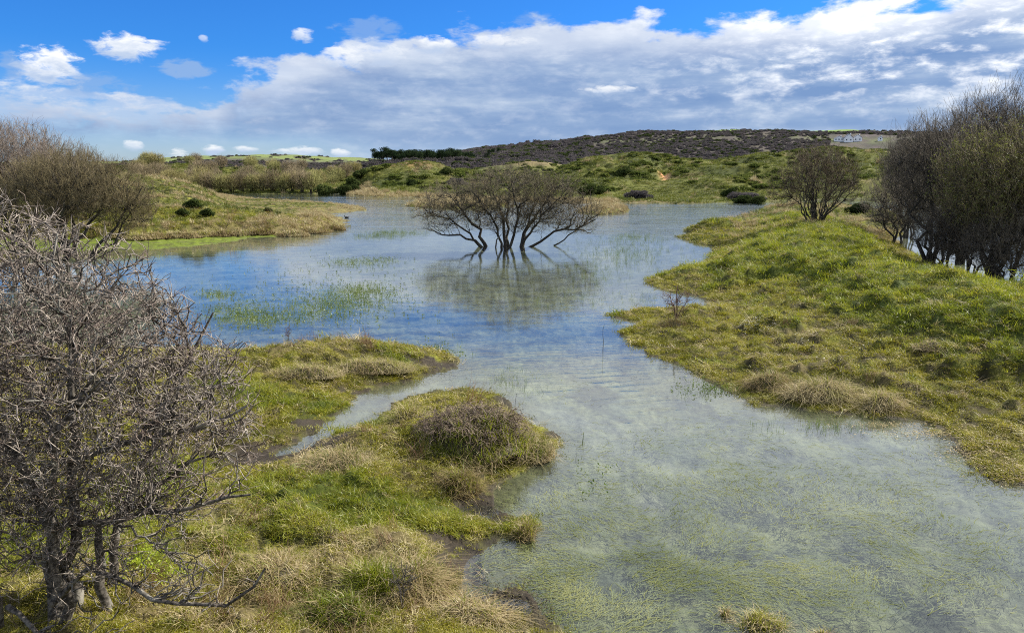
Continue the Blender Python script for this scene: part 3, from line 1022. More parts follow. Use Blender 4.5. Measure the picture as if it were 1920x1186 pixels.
def local_px(cx, cy, mpp):
    """helper for reading limbs off the photograph into metres: (px, py, depth) -> local x, y, z"""
    return lambda px, py, dep=0.0: ((px - cx) * mpp, dep, (cy - py) * mpp)


M_BARK_DARK = mat_bark('dark_wet_bark', (0.020, 0.016, 0.012), (0.060, 0.050, 0.038), 18, (0.10, 0.095, 0.06), .5)
M_TWIG_CENTRE = mat_bark('brown_olive_twig', (0.085, 0.068, 0.040), (0.19, 0.155, 0.092), 4, (0.11, 0.105, 0.05), .6)
M_TWIG_GREY = mat_bark('grey_brown_twig', (0.14, 0.105, 0.080), (0.30, 0.245, 0.195), 4)
M_TWIG_OLIVE = mat_bark('olive_brown_twig', (0.115, 0.090, 0.042), (0.21, 0.17, 0.085), 3)
M_TWIG_RED = mat_bark('reddish_brown_twig', (0.085, 0.050, 0.035), (0.155, 0.095, 0.065), 4)
M_TWIG_BLACK = mat_bark('dark_brown_twig', (0.065, 0.052, 0.036), (0.17, 0.14, 0.098), 5)
M_BARK_THICK = mat_bark('grey_brown_bark', (0.020, 0.017, 0.013), (0.075, 0.065, 0.050), 12)
M_BARK_PALE = mat_bark('lichened_hawthorn_bark', (0.030, 0.025, 0.020), (0.15, 0.13, 0.105), 22, (0.36, 0.34, 0.28), .4)
M_TWIG_PALE = mat_bark('pale_thorny_twig', (0.080, 0.060, 0.048), (0.37, 0.315, 0.255), 14, (0.115, 0.075, 0.056), .6)

# ------------------------------------------------------------------ the tree standing in the lake
def lake_tree():
    g = ground(955, 462)
    root = thing('hawthorn_tree', 'bare multi-stemmed tree with a wide domed crown standing alone in the middle of the lake', 'tree', (g[0], g[1], 0))
    q = local_px(955, 462, 0.0385)
    G = Grow(3)
    lines = [
        [q(914, 470, .3), q(908, 450, .3), q(900, 436, .4), q(887, 419, .5), q(863, 395, .8), q(848, 378, 1)],
        [q(911, 470, -.2), q(897, 453, -.4), q(877, 443, -.6), q(860, 436, -.9), q(843, 444, -1.0), q(821, 432, -1.2)],
        [q(909, 470, 0), q(896, 450, -.2), q(878, 430, -.3), q(850, 413, -.6), q(818, 402, -.8)],
        [q(946, 471, 0), q(948, 436, .2), q(944, 409, .6), q(931, 382, .9), q(920, 350, 1)],
        [q(948, 471, .5), q(952, 436, .9), q(950, 400, 1.5), q(955, 360, 2.0)],
        [q(951, 471, -.2), q(964, 436, -.5), q(971, 409, -.8), q(968, 375, -1.3), q(960, 345, -1.6)],
        [q(940, 471, -.1), q(933, 430, -.5), q(915, 400, -1.2), q(900, 370, -1.6)],
        [q(976, 470, 0), q(985, 436, .1), q(998, 415, .3), q(1018, 388, .6), q(1035, 362, .8)],
        [q(978, 470, .4), q(990, 430, .9), q(1000, 400, 1.5), q(1003, 365, 1.9)],
        [q(974, 470, -.3), q(986, 440, -.8), q(1008, 410, -1.3), q(1030, 385, -1.8)],
        [q(982, 469, 0), q(998, 456, -.2), q(1022, 449, -.4), q(1045, 432, -.6), q(1079, 426, -.8), q(1106, 413, -1.0)],
        [q(1038, 462, .6), q(1059, 446, .6), q(1086, 429, .5), q(1112, 405, .4)],
    ]
    r0 = [.17, .11, .10, .17, .13, .13, .11, .17, .12, .12, .12, .06]
    G.stems(lines, np.array(r0) * 0.85, 0.035, K=9, wig=0.018)
    els = [(q(866, 378, 0), (2.9, 2.2, 1.55)), (q(955, 362, 0), (3.4, 3.0, 2.05)), (q(1030, 374, 0), (3.0, 2.6, 1.9)),
           (q(1075, 398, -.3), (2.2, 1.7, 1.1)), (q(825, 398, -.3), (2.0, 1.5, .95)), (q(905, 405, -.6), (1.8, 1.5, 1.0)), (q(1010, 410, -.6), (2.0, 1.5, .9)), (q(832, 420, -.8), (1.7, 1.2, .6)), (q(1078, 425, -.6), (1.7, 1.2, .55)), (q(955, 418, -.5), (1.7, 1.5, .9))]
    rng = G.rng
    G.fill(in_ellipsoids(rng, els, 110, .4), K=7, wig=.035, rk=.018, r1=.018, up=.35)
    G.fill(in_ellipsoids(rng, els, 800, .33), K=6, wig=.05, rk=.014, r1=.010, up=.3)
    G.fill(in_ellipsoids(rng, els, 4600, .33), K=5, wig=.09, rk=.009, r1=.0065, up=.25, maxd=.9)
    G.twigs(12500, .45, .0065, .004, which=(-1,), out=.4, up=.45, rnd=.6, keep=.5, centre=(0, 0, .8))
    for k in range(len(lines)):
        v, f = tubes(G.levels[0][0][k:k + 1], G.levels[0][1][k:k + 1], 7)
        link('trunk', mesh_from('trunk', v, f, M_BARK_DARK, True), root)
    link('branches', G.mesh([1, 2], 'branches', M_BARK_DARK, [5, 4]), root)
    link('crown', G.mesh([3, 4], 'crown', M_TWIG_CENTRE, [3, 3]), root)
    # broken grey stub between the stems
    v, f = tubes(np.array([[q(929, 470, -.6), q(932, 448, -.6), q(941, 438, -.5)]]), np.array([[.06, .05, .02]]), 6)
    link('dead_stub', mesh_from('dead_stub', v, f, M_BARK_PALE, True), root)


lake_tree()


def leaning_trees():
    """left shore: one brown tree leaning over the water, greyer ones behind"""
    g = ground(130, 483)
    root = thing('sallow_tree', 'brown twiggy tree leaning over the water at the left shore, in front of greyer trees', 'tree', (g[0], g[1], 0))
    q = local_px(130, 483, 0.0355)
    G = Grow(8)
    lines = [
        [q(160, 490, 0), q(189, 467, -.2), q(202, 440, -.3), q(229, 416, -.4), q(263, 385, -.4), q(275, 360, -.4)],
        [q(163, 489, .3), q(196, 462, .2), q(222, 438, .2), q(240, 405, .4), (3.6, 1.0, 3.6)],
        [q(114, 490, 0), q(145, 456, 0), q(162, 436, .3), q(180, 400, .6), q(200, 350, .9)],
        [q(98, 488, 0), q(105, 455, 0), q(125, 423, 0), q(140, 380, .2), q(150, 335, .2)],
        [q(96, 488, .5), q(92, 450, .8), q(80, 410, 1.2), q(80, 350, 1.4)],
        [q(118, 488, .5), q(128, 440, -.6), q(150, 400, -1.2), q(175, 350, -1.4)],
        [q(90, 488, -.3), q(70, 450, -.8), q(50, 410, -1.0), q(40, 360, -1.2)],
    ]
    G.stems(lines, [.11, .08, .12, .16, .12, .10, .1], .03, K=9, wig=.02)
    els = [(q(150, 360, 0), (3.0, 2.4, 2.2)), (q(215, 372, 0), (2.5, 2.0, 1.9)), (q(90, 380, 0), (2.4, 2.2, 2.4)), (q(255, 395, 0), (1.3, 1.2, 1.1)), (q(235, 410, 0), (1.6, 1.2, 1.2))]
    rng = G.rng
    G.fill(in_ellipsoids(rng, els, 90, .4), K=7, wig=.03, rk=.016, r1=.016, up=.4)
    G.fill(in_ellipsoids(rng, els, 800, .33), K=6, wig=.04, rk=.012, r1=.009, up=.4)
    G.fill(in_ellipsoids(rng, els, 5000, .3), K=5, wig=.05, rk=.008, r1=.0065, up=.5, maxd=1.0)
    G.twigs(15000, .45, .0065, .004, which=(-1,), out=.3, up=.7, rnd=.35, keep=.6, centre=(0, 0, .5))
    for k in range(len(lines)):
        v, f = tubes(G.levels[0][0][k:k + 1], G.levels[0][1][k:k + 1], 7)
        link('trunk', mesh_from('trunk', v, f, M_BARK_DARK, True), root)
    link('branches', G.mesh([1, 2], 'branches', M_BARK_DARK, [5, 4]), root)
    link('crown', G.mesh([3, 4], 'crown', M_TWIG_OLIVE, [3, 3]), root)


leaning_trees()


def round_tree(seed, height, spread, stems, m_twig, m_bark=M_BARK_DARK, n=(60, 500, 3200, 9000), crown_low=.25, leaves=None, up=.5, name='sallow_tree', label='', cat='tree', loc=(0, 0, 0), rz=0, group=None,
               r_stem=.13, tw=.5, thick=1.0, clear=0.0):
    """multi-stemmed bare tree with a round twiggy crown"""
    root = thing(name, label, cat, loc, rz, group)
    G = Grow(seed)
    rng = G.rng
    lines = []
    for k in range(stems):
        a = 2 * math.pi * k / stems + rng.uniform(-.4, .4)
        b = rng.uniform(.05, .35)
        e = rng.uniform(.25, .62) * spread
        hh = height * rng.uniform(.55, .78)
        c, s_ = math.cos(a), math.sin(a)
        lines.append([(b * c, b * s_, -.45), (b * c * 1.6, b * s_ * 1.6, hh * .15), (b * c + e * .4 * c, b * s_ + e * .4 * s_, hh * .45),
                      (e * c * .75, e * s_ * .75, hh * .75), (e * c, e * s_, hh)])
    G.stems(lines, r_stem * rng.uniform(.6, 1.1, stems), .03, K=9, wig=.03)
    zc = height * (.5 + crown_low / 2)
    rz_ = height * (.5 - crown_low / 2)
    els = [((0, 0, zc), (spread * .9, spread * .9, rz_))]
    for k in range(4):
        a = rng.uniform(0, 6.28)
        els.append(((math.cos(a) * spread * .45, math.sin(a) * spread * .45, zc + rng.uniform(-.3, .25) * rz_), (spread * .6, spread * .6, rz_ * .7)))
    G.fill(in_ellipsoids(rng, els, n[0], .45), K=7, wig=.035, rk=.016, r1=.016 * thick, up=up)
    G.fill(in_ellipsoids(rng, els, n[1], .36), K=6, wig=.045, rk=.012, r1=.009 * thick, up=up)
    G.fill(in_ellipsoids(rng, els, n[2], .30), K=4, wig=.05, rk=.008, r1=.0065 * thick, up=up, maxd=1.0)
    G.twigs(n[3], tw, .0065 * thick, .004 * thick, which=(-1,), out=.3, up=up * 1.3, rnd=.35, keep=.6, centre=(0, 0, .5))
    link('trunk', G.mesh([0], 'trunk', m_bark, [6]), root)
    link('branches', G.mesh([1, 2], 'branches', m_bark, [4, 3]), root)
    link('crown', G.mesh([3, 4], 'crown', m_twig, [3, 3]), root)
    if leaves:
        mat, cnt, size, zmin = leaves
        P = G.levels[-1][0][:, 1:].reshape(-1, 3)
        P = P[P[:, 2] > zmin]
        P = P[rng.integers(0, len(P), cnt)] + rng.normal(0, .03, (cnt, 3))
        v, f = leaf_quads(P, size, rng)
        link('leaves', mesh_from('leaves', v, f, mat), root)['kind'] = 'stuff'
    return root


def leaf_quads(P, size, rng):
    n = len(P)
    a = rng.normal(0, 1, (n, 3)); a /= np.linalg.norm(a, axis=1, keepdims=True)
    b = rng.normal(0, 1, (n, 3)); b = np.cross(a, b); b /= np.linalg.norm(b, axis=1, keepdims=True)
    L = size * rng.uniform(.6, 1.4, (n, 1))
    v = np.stack([P - a * L, P + b * L * .45, P + a * L, P - b * L * .45], 1).reshape(-1, 3)
    f = np.arange(n * 4).reshape(-1, 4)
    return v, f


M_BUD_LEAF = mat_leafy('opening_willow_leaves', [(0, (0.09, 0.10, 0.020)), (.5, (0.18, 0.19, 0.040)), (1, (0.30, 0.29, 0.08))], .4)


def at_px(px, py, z=0.0):
    g = ground(px, py, z)
    return (g[0], g[1], z)


def on_land(px, py, guess=0.3):
    """the point of the terrain seen at a pixel"""
    z = guess
    for _ in range(6):
        g = ground(px, py, z)
        z = 0.5 * z + 0.5 * height_at(g[0], g[1])
    g = ground(px, py, z)
    return (float(g[0]), float(g[1]), height_at(g[0], g[1]))


# greyer trees behind the leaning one, at the left edge
T1 = round_tree(21, 8.6, 3.9, 6, M_TWIG_GREY, loc=at_px(45, 473), label='tall grey-brown bare tree at the left edge, behind the brown leaning tree', crown_low=.28, tw=.55)
round_tree(22, 7.4, 3.2, 5, M_TWIG_RED, loc=at_px(-60, 478), label='reddish-brown bare tree cut by the left edge of the photograph', crown_low=.2, n=(50, 400, 2200, 6000))
T3 = round_tree(23, 7.2, 3.0, 5, M_TWIG_GREY, loc=at_px(128, 467, .2), label='grey bare tree behind the right side of the leaning brown tree', crown_low=.25, n=(50, 400, 2600, 8000), tw=.6)
copy_thing(T1, at_px(-130, 470), 2.1, .98, 'tall bare tree outside the left edge, its branches reaching into view')


# ------------------------------------------------------------------ shrub and thicket on the right bank
def vase_shrub(px, py, zb):
    loc = on_land(px, py, zb)
    root = thing('willow_shrub', 'bare fan-shaped shrub of many upright stems on the crest of the right bank', 'shrub', loc)
    G = Grow(31)
    rng = G.rng
    lines = []
    for k in range(34):
        a = rng.uniform(0, 6.28)
        e = rng.uniform(.2, 1) ** .7
        H = rng.uniform(3.6, 4.9) * (1 - .18 * e)
        ex, ey = math.cos(a) * e * 3.0, math.sin(a) * e * 2.4
        b = .35 * e
        lines.append([(math.cos(a) * b, math.sin(a) * b, -.2), (ex * .28, ey * .28, H * .25), (ex * .62 + rng.normal(0, .2), ey * .62, H * .62), (ex, ey, H)])
    G.stems(lines, rng.uniform(.025, .06, 34), .012, K=8, wig=.028)
    els = [((0, 0, 3.6), (2.9, 2.4, 2.3)), ((-2.0, 0, 2.7), (1.9, 1.6, 1.5)), ((1.6, 0, 3.0), (1.9, 1.6, 1.8)), ((0, 0, 4.6), (2.2, 1.6, 1.2))]
    G.fill(in_ellipsoids(rng, els, 420, .36), K=6, wig=.06, rk=.01, r1=.009, up=.4)
    G.fill(in_ellipsoids(rng, els, 1700, .40), K=5, wig=.09, rk=.008, r1=.0065, up=.6, maxd=1.1)
    G.twigs(4300, .5, .0065, .004, which=(-1,), out=.3, up=.6, rnd=.5, keep=.6)
    for k in range(34):
        v, f = tubes(G.levels[0][0][k:k + 1], G.levels[0][1][k:k + 1], 5)
        link('stem', mesh_from('stem', v, f, M_BARK_DARK, True), root)
    link('branches', G.mesh([1], 'branches', M_BARK_DARK, [4]), root)
    link('crown', G.mesh([2, 3], 'crown', mat_bark('russet_olive_twig', (0.065, 0.045, 0.026), (0.14, 0.10, 0.055), 3), [3, 3]), root)


vase_shrub(1528, 420, 1.2)

TH = 'flooded thicket on the right'
ta = round_tree(41, 8.2, 3.1, 5, M_TWIG_BLACK, m_bark=M_BARK_THICK, loc=at_px(1745, 497), group=TH, label='dark bare tree in the flooded thicket, leftmost tall one', n=(60, 420, 1700, 5600), crown_low=.30, up=.6, tw=.7)
tb = round_tree(42, 9.2, 3.0, 6, M_TWIG_BLACK, m_bark=M_BARK_THICK, loc=at_px(1860, 522), group=TH, label='tall dark bare tree in the flooded thicket beside the olive leafed one', n=(60, 420, 1700, 5600), crown_low=.28, up=.6, tw=.7)
tc_ = round_tree(43, 7.4, 3.1, 6, M_TWIG_OLIVE, m_bark=M_BARK_THICK, loc=at_px(1862, 536), group=TH, label='olive budding willow at the right edge of the thicket', n=(60, 500, 3000, 8000), crown_low=.25, up=.5, leaves=(M_BUD_LEAF, 17000, .045, 2.8))
td = round_tree(44, 5.2, 3.0, 4, M_TWIG_BLACK, m_bark=M_BARK_THICK, loc=at_px(1680, 460), group=TH, label='low spreading dark bush at the left end of the thicket, beside the fan-shaped shrub', n=(50, 400, 2200, 6000), crown_low=.15, up=.35, r_stem=.09)
THICK = [(ta, 1800, 492, 1.0, 1.1, 'dark bare tree in the middle of the thicket'),
         (tb, 1700, 446, 1.9, .88, 'dark bare tree at the back of the thicket, behind the low spreading bush'),
         (tb, 1975, 515, 4.1, 1.05, 'tall dark tree cut by the right edge of the photograph'),
         (td, 1820, 520, 2.4, .85, 'low dark bush with crossing stems at the foot of the thicket'),
         (td, 1890, 545, .9, .75, 'low dark bush nearest the grass bank at the right edge'),
         (td, 1770, 505, 5.6, .7, 'small dark bush at the foot of the leftmost tall tree')]
for src, px, py, rz, sc, lab in THICK:
    copy_thing(src, at_px(px, py, -.05), rz, sc, lab, TH)


# ------------------------------------------------------------------ hawthorn bush nearest the viewer
def near_bush():
    g = ground(110, 1190, 0.55)
    loc = (float(g[0]), float(g[1]) + .15, 0.5)
    root = thing('hawthorn_bush', 'large pale leafless thorny bush filling the lower left corner', 'bush', loc)
    mpp = 0.0059
    q = local_px(110, 1190, mpp)
    G = Grow(51)
    rng = G.rng
    lines = [
        [q(75, 1215), q(90, 1120, .05), q(95, 1010, .1), q(60, 900, .1), q(25, 800, 0), q(-30, 700, 0)],
        [q(90, 1215, .3), q(100, 1100, .3), q(105, 980, .35), q(110, 860, .4), q(130, 740, .5), q(120, 600, .5)],
        [q(120, 1215, -.1), q(130, 1100, -.15), q(120, 980, -.2), q(150, 880, -.3), q(190, 780, -.4), q(210, 680, -.4)],
        [q(60, 1215, .5), q(40, 1080, .6), q(0, 960, .6), q(-60, 850, .7)],
        [q(150, 1215, .3), q(150, 1110, .3), q(135, 1030, .4), q(190, 1010, .5), q(260, 960, .5), q(330, 900, .6)],
        [q(20, 1215, 0), q(15, 1100, -.2), q(10, 1000, -.4), q(-20, 850, -.6), q(0, 700, -.7)],
        [q(110, 1215, .6), q(140, 1050, .8), q(200, 900, 1.1), q(260, 780, 1.2), q(300, 680, 1.2)],
        # long limbs reaching right
        [q(110, 1120, -.2), q(174, 1030, -.4), q(264, 1051, -.5), q(317, 1070, -.55), q(369, 1093, -.6), q(449, 1070, -.6), q(488, 1016, -.6)],
        [q(63, 1103, -.4), q(132, 1130, -.6), q(237, 1143, -.7), q(290, 1150, -.75), q(306, 1190, -.8)],
        [q(115, 1000, .1), q(200, 990, 0), q(300, 970, -.1), q(380, 950, -.1), q(440, 935, -.1)],
        [q(100, 900, 0), q(180, 880, .1), q(280, 850, .1), q(370, 830, .1), q(430, 800, .1)],
    ]
    G.stems(lines, np.array([.085, .065, .06, .06, .055, .06, .05, .028, .024, .035, .03]), .010, K=12, wig=.012)
    els = [(q(70, 740, .1), (1.75, 1.35, 1.65)), (q(210, 800, .2), (1.2, 1.1, 1.25)), (q(310, 850, .2), (.85, .9, .95)), (q(350, 780, .4), (.55, .6, .6)), (q(0, 620, .2), (1.15, 1.1, 1.1)),
           (q(-150, 750, .2), (1.6, 1.4, 1.9)), (q(230, 690, .5), (.7, .8, .55)), (q(60, 1000, .0), (1.6, .9, .6))]
    G.fill(in_ellipsoids(rng, els, 170, .42), K=8, wig=.04, rk=.013, r1=.0085, up=.15, which=[0])
    lo = in_ellipsoids(rng, [(q(330, 1040, -.4), (.6, .5, .35)), (q(420, 1060, -.6), (.35, .3, .2)), (q(200, 1120, -.6), (.6, .3, .2))], 60, .4)
    G.fill(np.concatenate([in_ellipsoids(rng, els, 1700, .36), lo]), K=7, wig=.06, rk=.010, r1=.0052, up=.1)
    G.fill(in_ellipsoids(rng, els, 9500, .34), K=4, wig=.045, rk=.010, r1=.0046, up=.05, maxd=.45)
    G.twigs(24000, .12, .0040, .0022, which=(-1, -2), out=.15, up=.1, rnd=.6, keep=.35, bend=.05)
    for k in range(len(lines)):
        v, f = tubes(G.levels[0][0][k:k + 1], G.levels[0][1][k:k + 1], 9)
        link('stem', mesh_from('stem', v, f, M_BARK_PALE, True), root)
    link('branches', G.mesh([1, 2], 'branches', M_BARK_PALE, [5, 4]), root)
    link('twigs', G.mesh([3, 4], 'twigs', M_TWIG_PALE, [3, 3]), root)
    return loc


near_bush()

# ------------------------------------------------------------------ grass
def blades(n, rx, ry, h, width, lean, rng, segs=3, droop=.5, base=None, hv=.45):
    """n curved ribbons: returns verts and triangles"""
    a = rng.uniform(0, 2 * np.pi, n)
    rr = np.sqrt(rng.random(n))
    bx, by = np.cos(a) * rr * rx, np.sin(a) * rr * ry
    out = a + rng.normal(0, 2.2, n)
    ln = lean * rng.uniform(.2, 1.3, n)
    H = h * rng.uniform(1 - hv, 1 + hv, n)
    dx, dy = np.cos(out), np.sin(out)
    px, py = -dy, dx
    tw = rng.uniform(-.8, .8, n)
    px, py = px * np.cos(tw) + dx * np.sin(tw), py * np.cos(tw) + dy * np.sin(tw)
    ts = np.linspace(0, 1, segs + 1)
    V = []
    bz = np.zeros(n) if base is None else base(bx, by)
    for t in ts:
        o = ln * H * t ** 1.7
        z = H * (t - droop * ln * t ** 2.2 * .6)
        w = width * (1 - t ** 1.5) * .5
        cx, cy, cz = bx + dx * o, by + dy * o, bz + z
        if t < 1:
            V.append(np.stack([cx - px * w, cy - py * w, cz], 1)); V.append(np.stack([cx + px * w, cy + py * w, cz], 1))
        else:
            V.append(np.stack([cx, cy, cz], 1))
    k = len(V)
    V = np.stack(V, 1).reshape(-1, 3)
    F = []
    for s in range(segs - 1):
        b = s * 2
        F += [(b, b + 1, b + 3), (b, b + 3, b + 2)]
    b = (segs - 1) * 2
    F.append((b, b + 1, b + 2))
    F = (np.array(F)[None] + (np.arange(n) * k)[:, None, None]).reshape(-1, 3)
    return V, F


G_GREEN = mat_leafy('fresh_grass_blades', [(0, (0.060, 0.085, 0.008)), (.4, (0.175, 0.215, 0.012)), (.75, (0.30, 0.31, 0.020)), (1, (0.38, 0.34, 0.08))], .5)
G_MOSS = mat_leafy('mossy_turf_blades', [(0, (0.070, 0.072, 0.010)), (.4, (0.22, 0.215, 0.014)), (.75, (0.33, 0.29, 0.022)), (1, (0.40, 0.34, 0.14))], .4)
G_STRAW = mat_leafy('dead_straw_blades', [(0, (0.15, 0.105, 0.04)), (.35, (0.33, 0.25, 0.115)), (.7, (0.50, 0.41, 0.23)), (1, (0.24, 0.24, 0.05))], .3)
G_RUST = mat_leafy('rusty_dead_stems', [(0, (0.10, 0.05, 0.03)), (.5, (0.20, 0.11, 0.06)), (1, (0.30, 0.19, 0.11))], .25)
G_REED = mat_leafy('young_reed_blades', [(0, (0.06, 0.09, 0.02)), (.5, (0.12, 0.18, 0.03)), (1, (0.22, 0.24, 0.08))], .4)
G_SUB = mat_leafy('drowned_grass_strands', [(0, (0.06, 0.075, 0.025)), (.5, (0.15, 0.17, 0.05)), (1, (0.33, 0.33, 0.14))], .35)


def source(name, variants):
    c = bpy.data.collections.new(name)
    for k, (V, F, mat) in enumerate(variants):
        o = bpy.data.objects.new('%s_source' % name, mesh_from(name + '_source', V, F, mat))
        c.objects.link(o)
    return c, len(variants)


def scatter(name, src, pts, scl, rot, label, cat, normal=None):
    """one stuff object: clumps placed by geometry nodes on computed points"""
    coll, nv = src
    n = len(pts)
    me = bpy.data.meshes.new(name)
    me.vertices.add(n)
    me.vertices.foreach_set('co', np.asarray(pts, np.float32).ravel())
    a = me.attributes.new('scl', 'FLOAT_VECTOR', 'POINT'); a.data.foreach_set('vector', np.asarray(scl, np.float32).ravel())
    a = me.attributes.new('rot', 'FLOAT_VECTOR', 'POINT'); a.data.foreach_set('vector', np.asarray(rot, np.float32).ravel())
    a = me.attributes.new('pick', 'INT', 'POINT'); a.data.foreach_set('value', RNG.integers(0, nv, n).astype(np.int32))
    o = link(name, me)
    tag(o, label, cat, kind='stuff')
    ng = bpy.data.node_groups.new(name, 'GeometryNodeTree')
    ng.interface.new_socket('Geometry', in_out='INPUT', socket_type='NodeSocketGeometry')
    ng.interface.new_socket('Geometry', in_out='OUTPUT', socket_type='NodeSocketGeometry')
    gi, go = ng.nodes.new('NodeGroupInput'), ng.nodes.new('NodeGroupOutput')
    iop = ng.nodes.new('GeometryNodeInstanceOnPoints')
    ci = ng.nodes.new('GeometryNodeCollectionInfo')
    ci.inputs['Collection'].default_value = coll
    ci.inputs['Separate Children'].default_value = True
    ci.inputs['Reset Children'].default_value = True
    ng.links.new(gi.outputs[0], iop.inputs['Points'])
    ng.links.new(ci.outputs[0], iop.inputs['Instance'])
    iop.inputs['Pick Instance'].default_value = True

    def att(nm, ty, sock):
        nd = ng.nodes.new('GeometryNodeInputNamedAttribute')
        nd.data_type = ty
        nd.inputs['Name'].default_value = nm
        ng.links.new(nd.outputs[0], sock)
    att('scl', 'FLOAT_VECTOR', iop.inputs['Scale'])
    att('pick', 'INT', iop.inputs['Instance Index'])
    er = ng.nodes.new('FunctionNodeEulerToRotation')
    att('rot', 'FLOAT_VECTOR', er.inputs[0])
    ng.links.new(er.outputs[0], iop.inputs['Rotation'])
    ng.links.new(iop.outputs[0], go.inputs[0])
    md = o.modifiers.new('scatter', 'NODES')
    md.node_group = ng
    return o


def clumps(mat, n, rx, h, w, lean, seeds, **kw):
    return [(*blades(n, rx, rx, h, w, lean, np.random.default_rng(s), **kw), mat) for s in seeds]


SRC_GREEN = source('green_tuft', clumps(G_GREEN, 34, .14, .085, .010, 1.4, (1, 2, 3, 4), hv=.7))
SRC_MOSS = source('turf_tuft', clumps(G_MOSS, 40, .11, .034, .009, 1.6, (5, 6, 7), hv=.7))
SRC_STRAW = source('straw_tuft', clumps(G_STRAW, 26, .14, .11, .0075, 2.0, (8, 9, 10, 11, 25, 26), droop=.9, hv=.7))
SRC_MAT = source('matted_tuft', clumps(G_STRAW, 18, .12, .035, .008, 5.0, (27, 28, 29), droop=.25, hv=.7) + clumps(G_MOSS, 18, .12, .035, .008, 4.0, (30, 31), droop=.25, hv=.7))
SRC_RUST = source('rust_tuft', clumps(G_RUST, 34, .12, .34, .006, .6, (12, 13)))
SRC_REED = source('reed_tuft', clumps(G_REED, 5, .10, .30, .006, .35, (14, 15, 16), hv=.6))
G_DUNE = mat_leafy('olive_dune_grass', [(0, (0.035, 0.048, 0.010)), (.4, (0.095, 0.115, 0.016)), (.75, (0.18, 0.19, 0.026)), (1, (0.26, 0.235, 0.08))], .4, scale=.12)
SRC_FARG = source('far_green_tuft', clumps(G_DUNE, 30, .30, .30, .035, .9, (17, 18)))
SRC_FARS = source('far_straw_tuft', clumps(G_STRAW, 34, .28, .42, .03, .9, (19, 20, 21)))
SRC_FARM = source('far_turf_tuft', clumps(G_DUNE, 26, .30, .16, .04, 1.2, (22, 23)))

# candidate points: polar sampling so that density falls with distance
def polar_points(n, r0, r1, a0=-37.5, a1=37.5, power=1.35):
    u = RNG.random(n)
    e = 2 - power * 1.0
    r = (r0 ** e + u * (r1 ** e - r0 ** e)) ** (1 / e)
    a = np.radians(RNG.uniform(a0, a1, n))
    return np.c_[r * np.sin(a), r * np.cos(a)], r


def euler(n, tilt=.15):
    return np.c_[RNG.normal(0, tilt, n), RNG.normal(0, tilt, n), RNG.uniform(0, 6.28, n)]


def near_cover():
    P, r = polar_points(260000, 5.2, 75, power=1.75)
    h, sd, which = land(P)
    dry, mud, green, red = cover(P, sd, which, h)
    ok = (sd > -.12) & (which != 3) & ~((which == 2) & (sd < strip_w(P[:, 0], P[:, 1])))
    u = RNG.random(len(P))
    sparse = np.where(mud > .35, u > .93, True)
    edge = np.where(sd < .15, RNG.random(len(P)) < .55, True)
    gap = fbm(P[:, 0] * 2.2, P[:, 1] * 2.2, 3, 205)
    sparse &= ~((gap > .05) & (RNG.random(len(P)) < .72))
    ok &= sparse & edge
    w = np.stack([dry * 1.0, green * .9 * (1 - dry * .7), np.full(len(P), .60), red * 6, np.full(len(P), .26)], 1) + 1e-4
    w[:, 3] += 0.015 * dry
    w /= w.sum(1, keepdims=True)
    cs = w.cumsum(1)
    k = (RNG.random(len(P))[:, None] > cs).sum(1)
    grow = np.clip((r / 14) ** .55, .75, 2.6)
    pts = np.c_[P, h - .01]
    out = []
    tall = fbm(P[:, 0] * 1.3, P[:, 1] * 1.3, 3, 301) + fbm(P[:, 0] * 4, P[:, 1] * 4, 2, 303) * .6
    for idx, (name, src, label, cat, dens, sc) in enumerate([
            ('dead_grass', SRC_STRAW, 'pale dead grass in tufts on both banks', 'grass', .36, 1.0),
            ('green_grass', SRC_GREEN, 'fresh green grass on the right bank and between the dead tufts', 'grass', .75, 1.0),
            ('mossy_turf', SRC_MOSS, 'short yellow-green mossy turf near the water', 'grass', 1.0, 1.0),
            ('rusty_undergrowth', SRC_RUST, 'rust-brown dead stems on the bank before the fan-shaped shrub', 'undergrowth', .95, 1.0),
            ('matted_grass', SRC_MAT, 'flattened dead grass and moss lying on the wet ground', 'grass', .9, 1.0)]):
        m = ok & (k == idx) & (RNG.random(len(P)) < dens)
        g = grow[m] * sc * np.clip(1 + .6 * tall[m], .35, 2) * RNG.uniform(.7, 1.3, m.sum())
        hs = g * RNG.uniform(.75, 1.25, m.sum())
        scatter(name, src, pts[m], np.c_[g, g, hs], euler(m.sum(), .3), label, cat)
        print(name, m.sum())


near_cover()


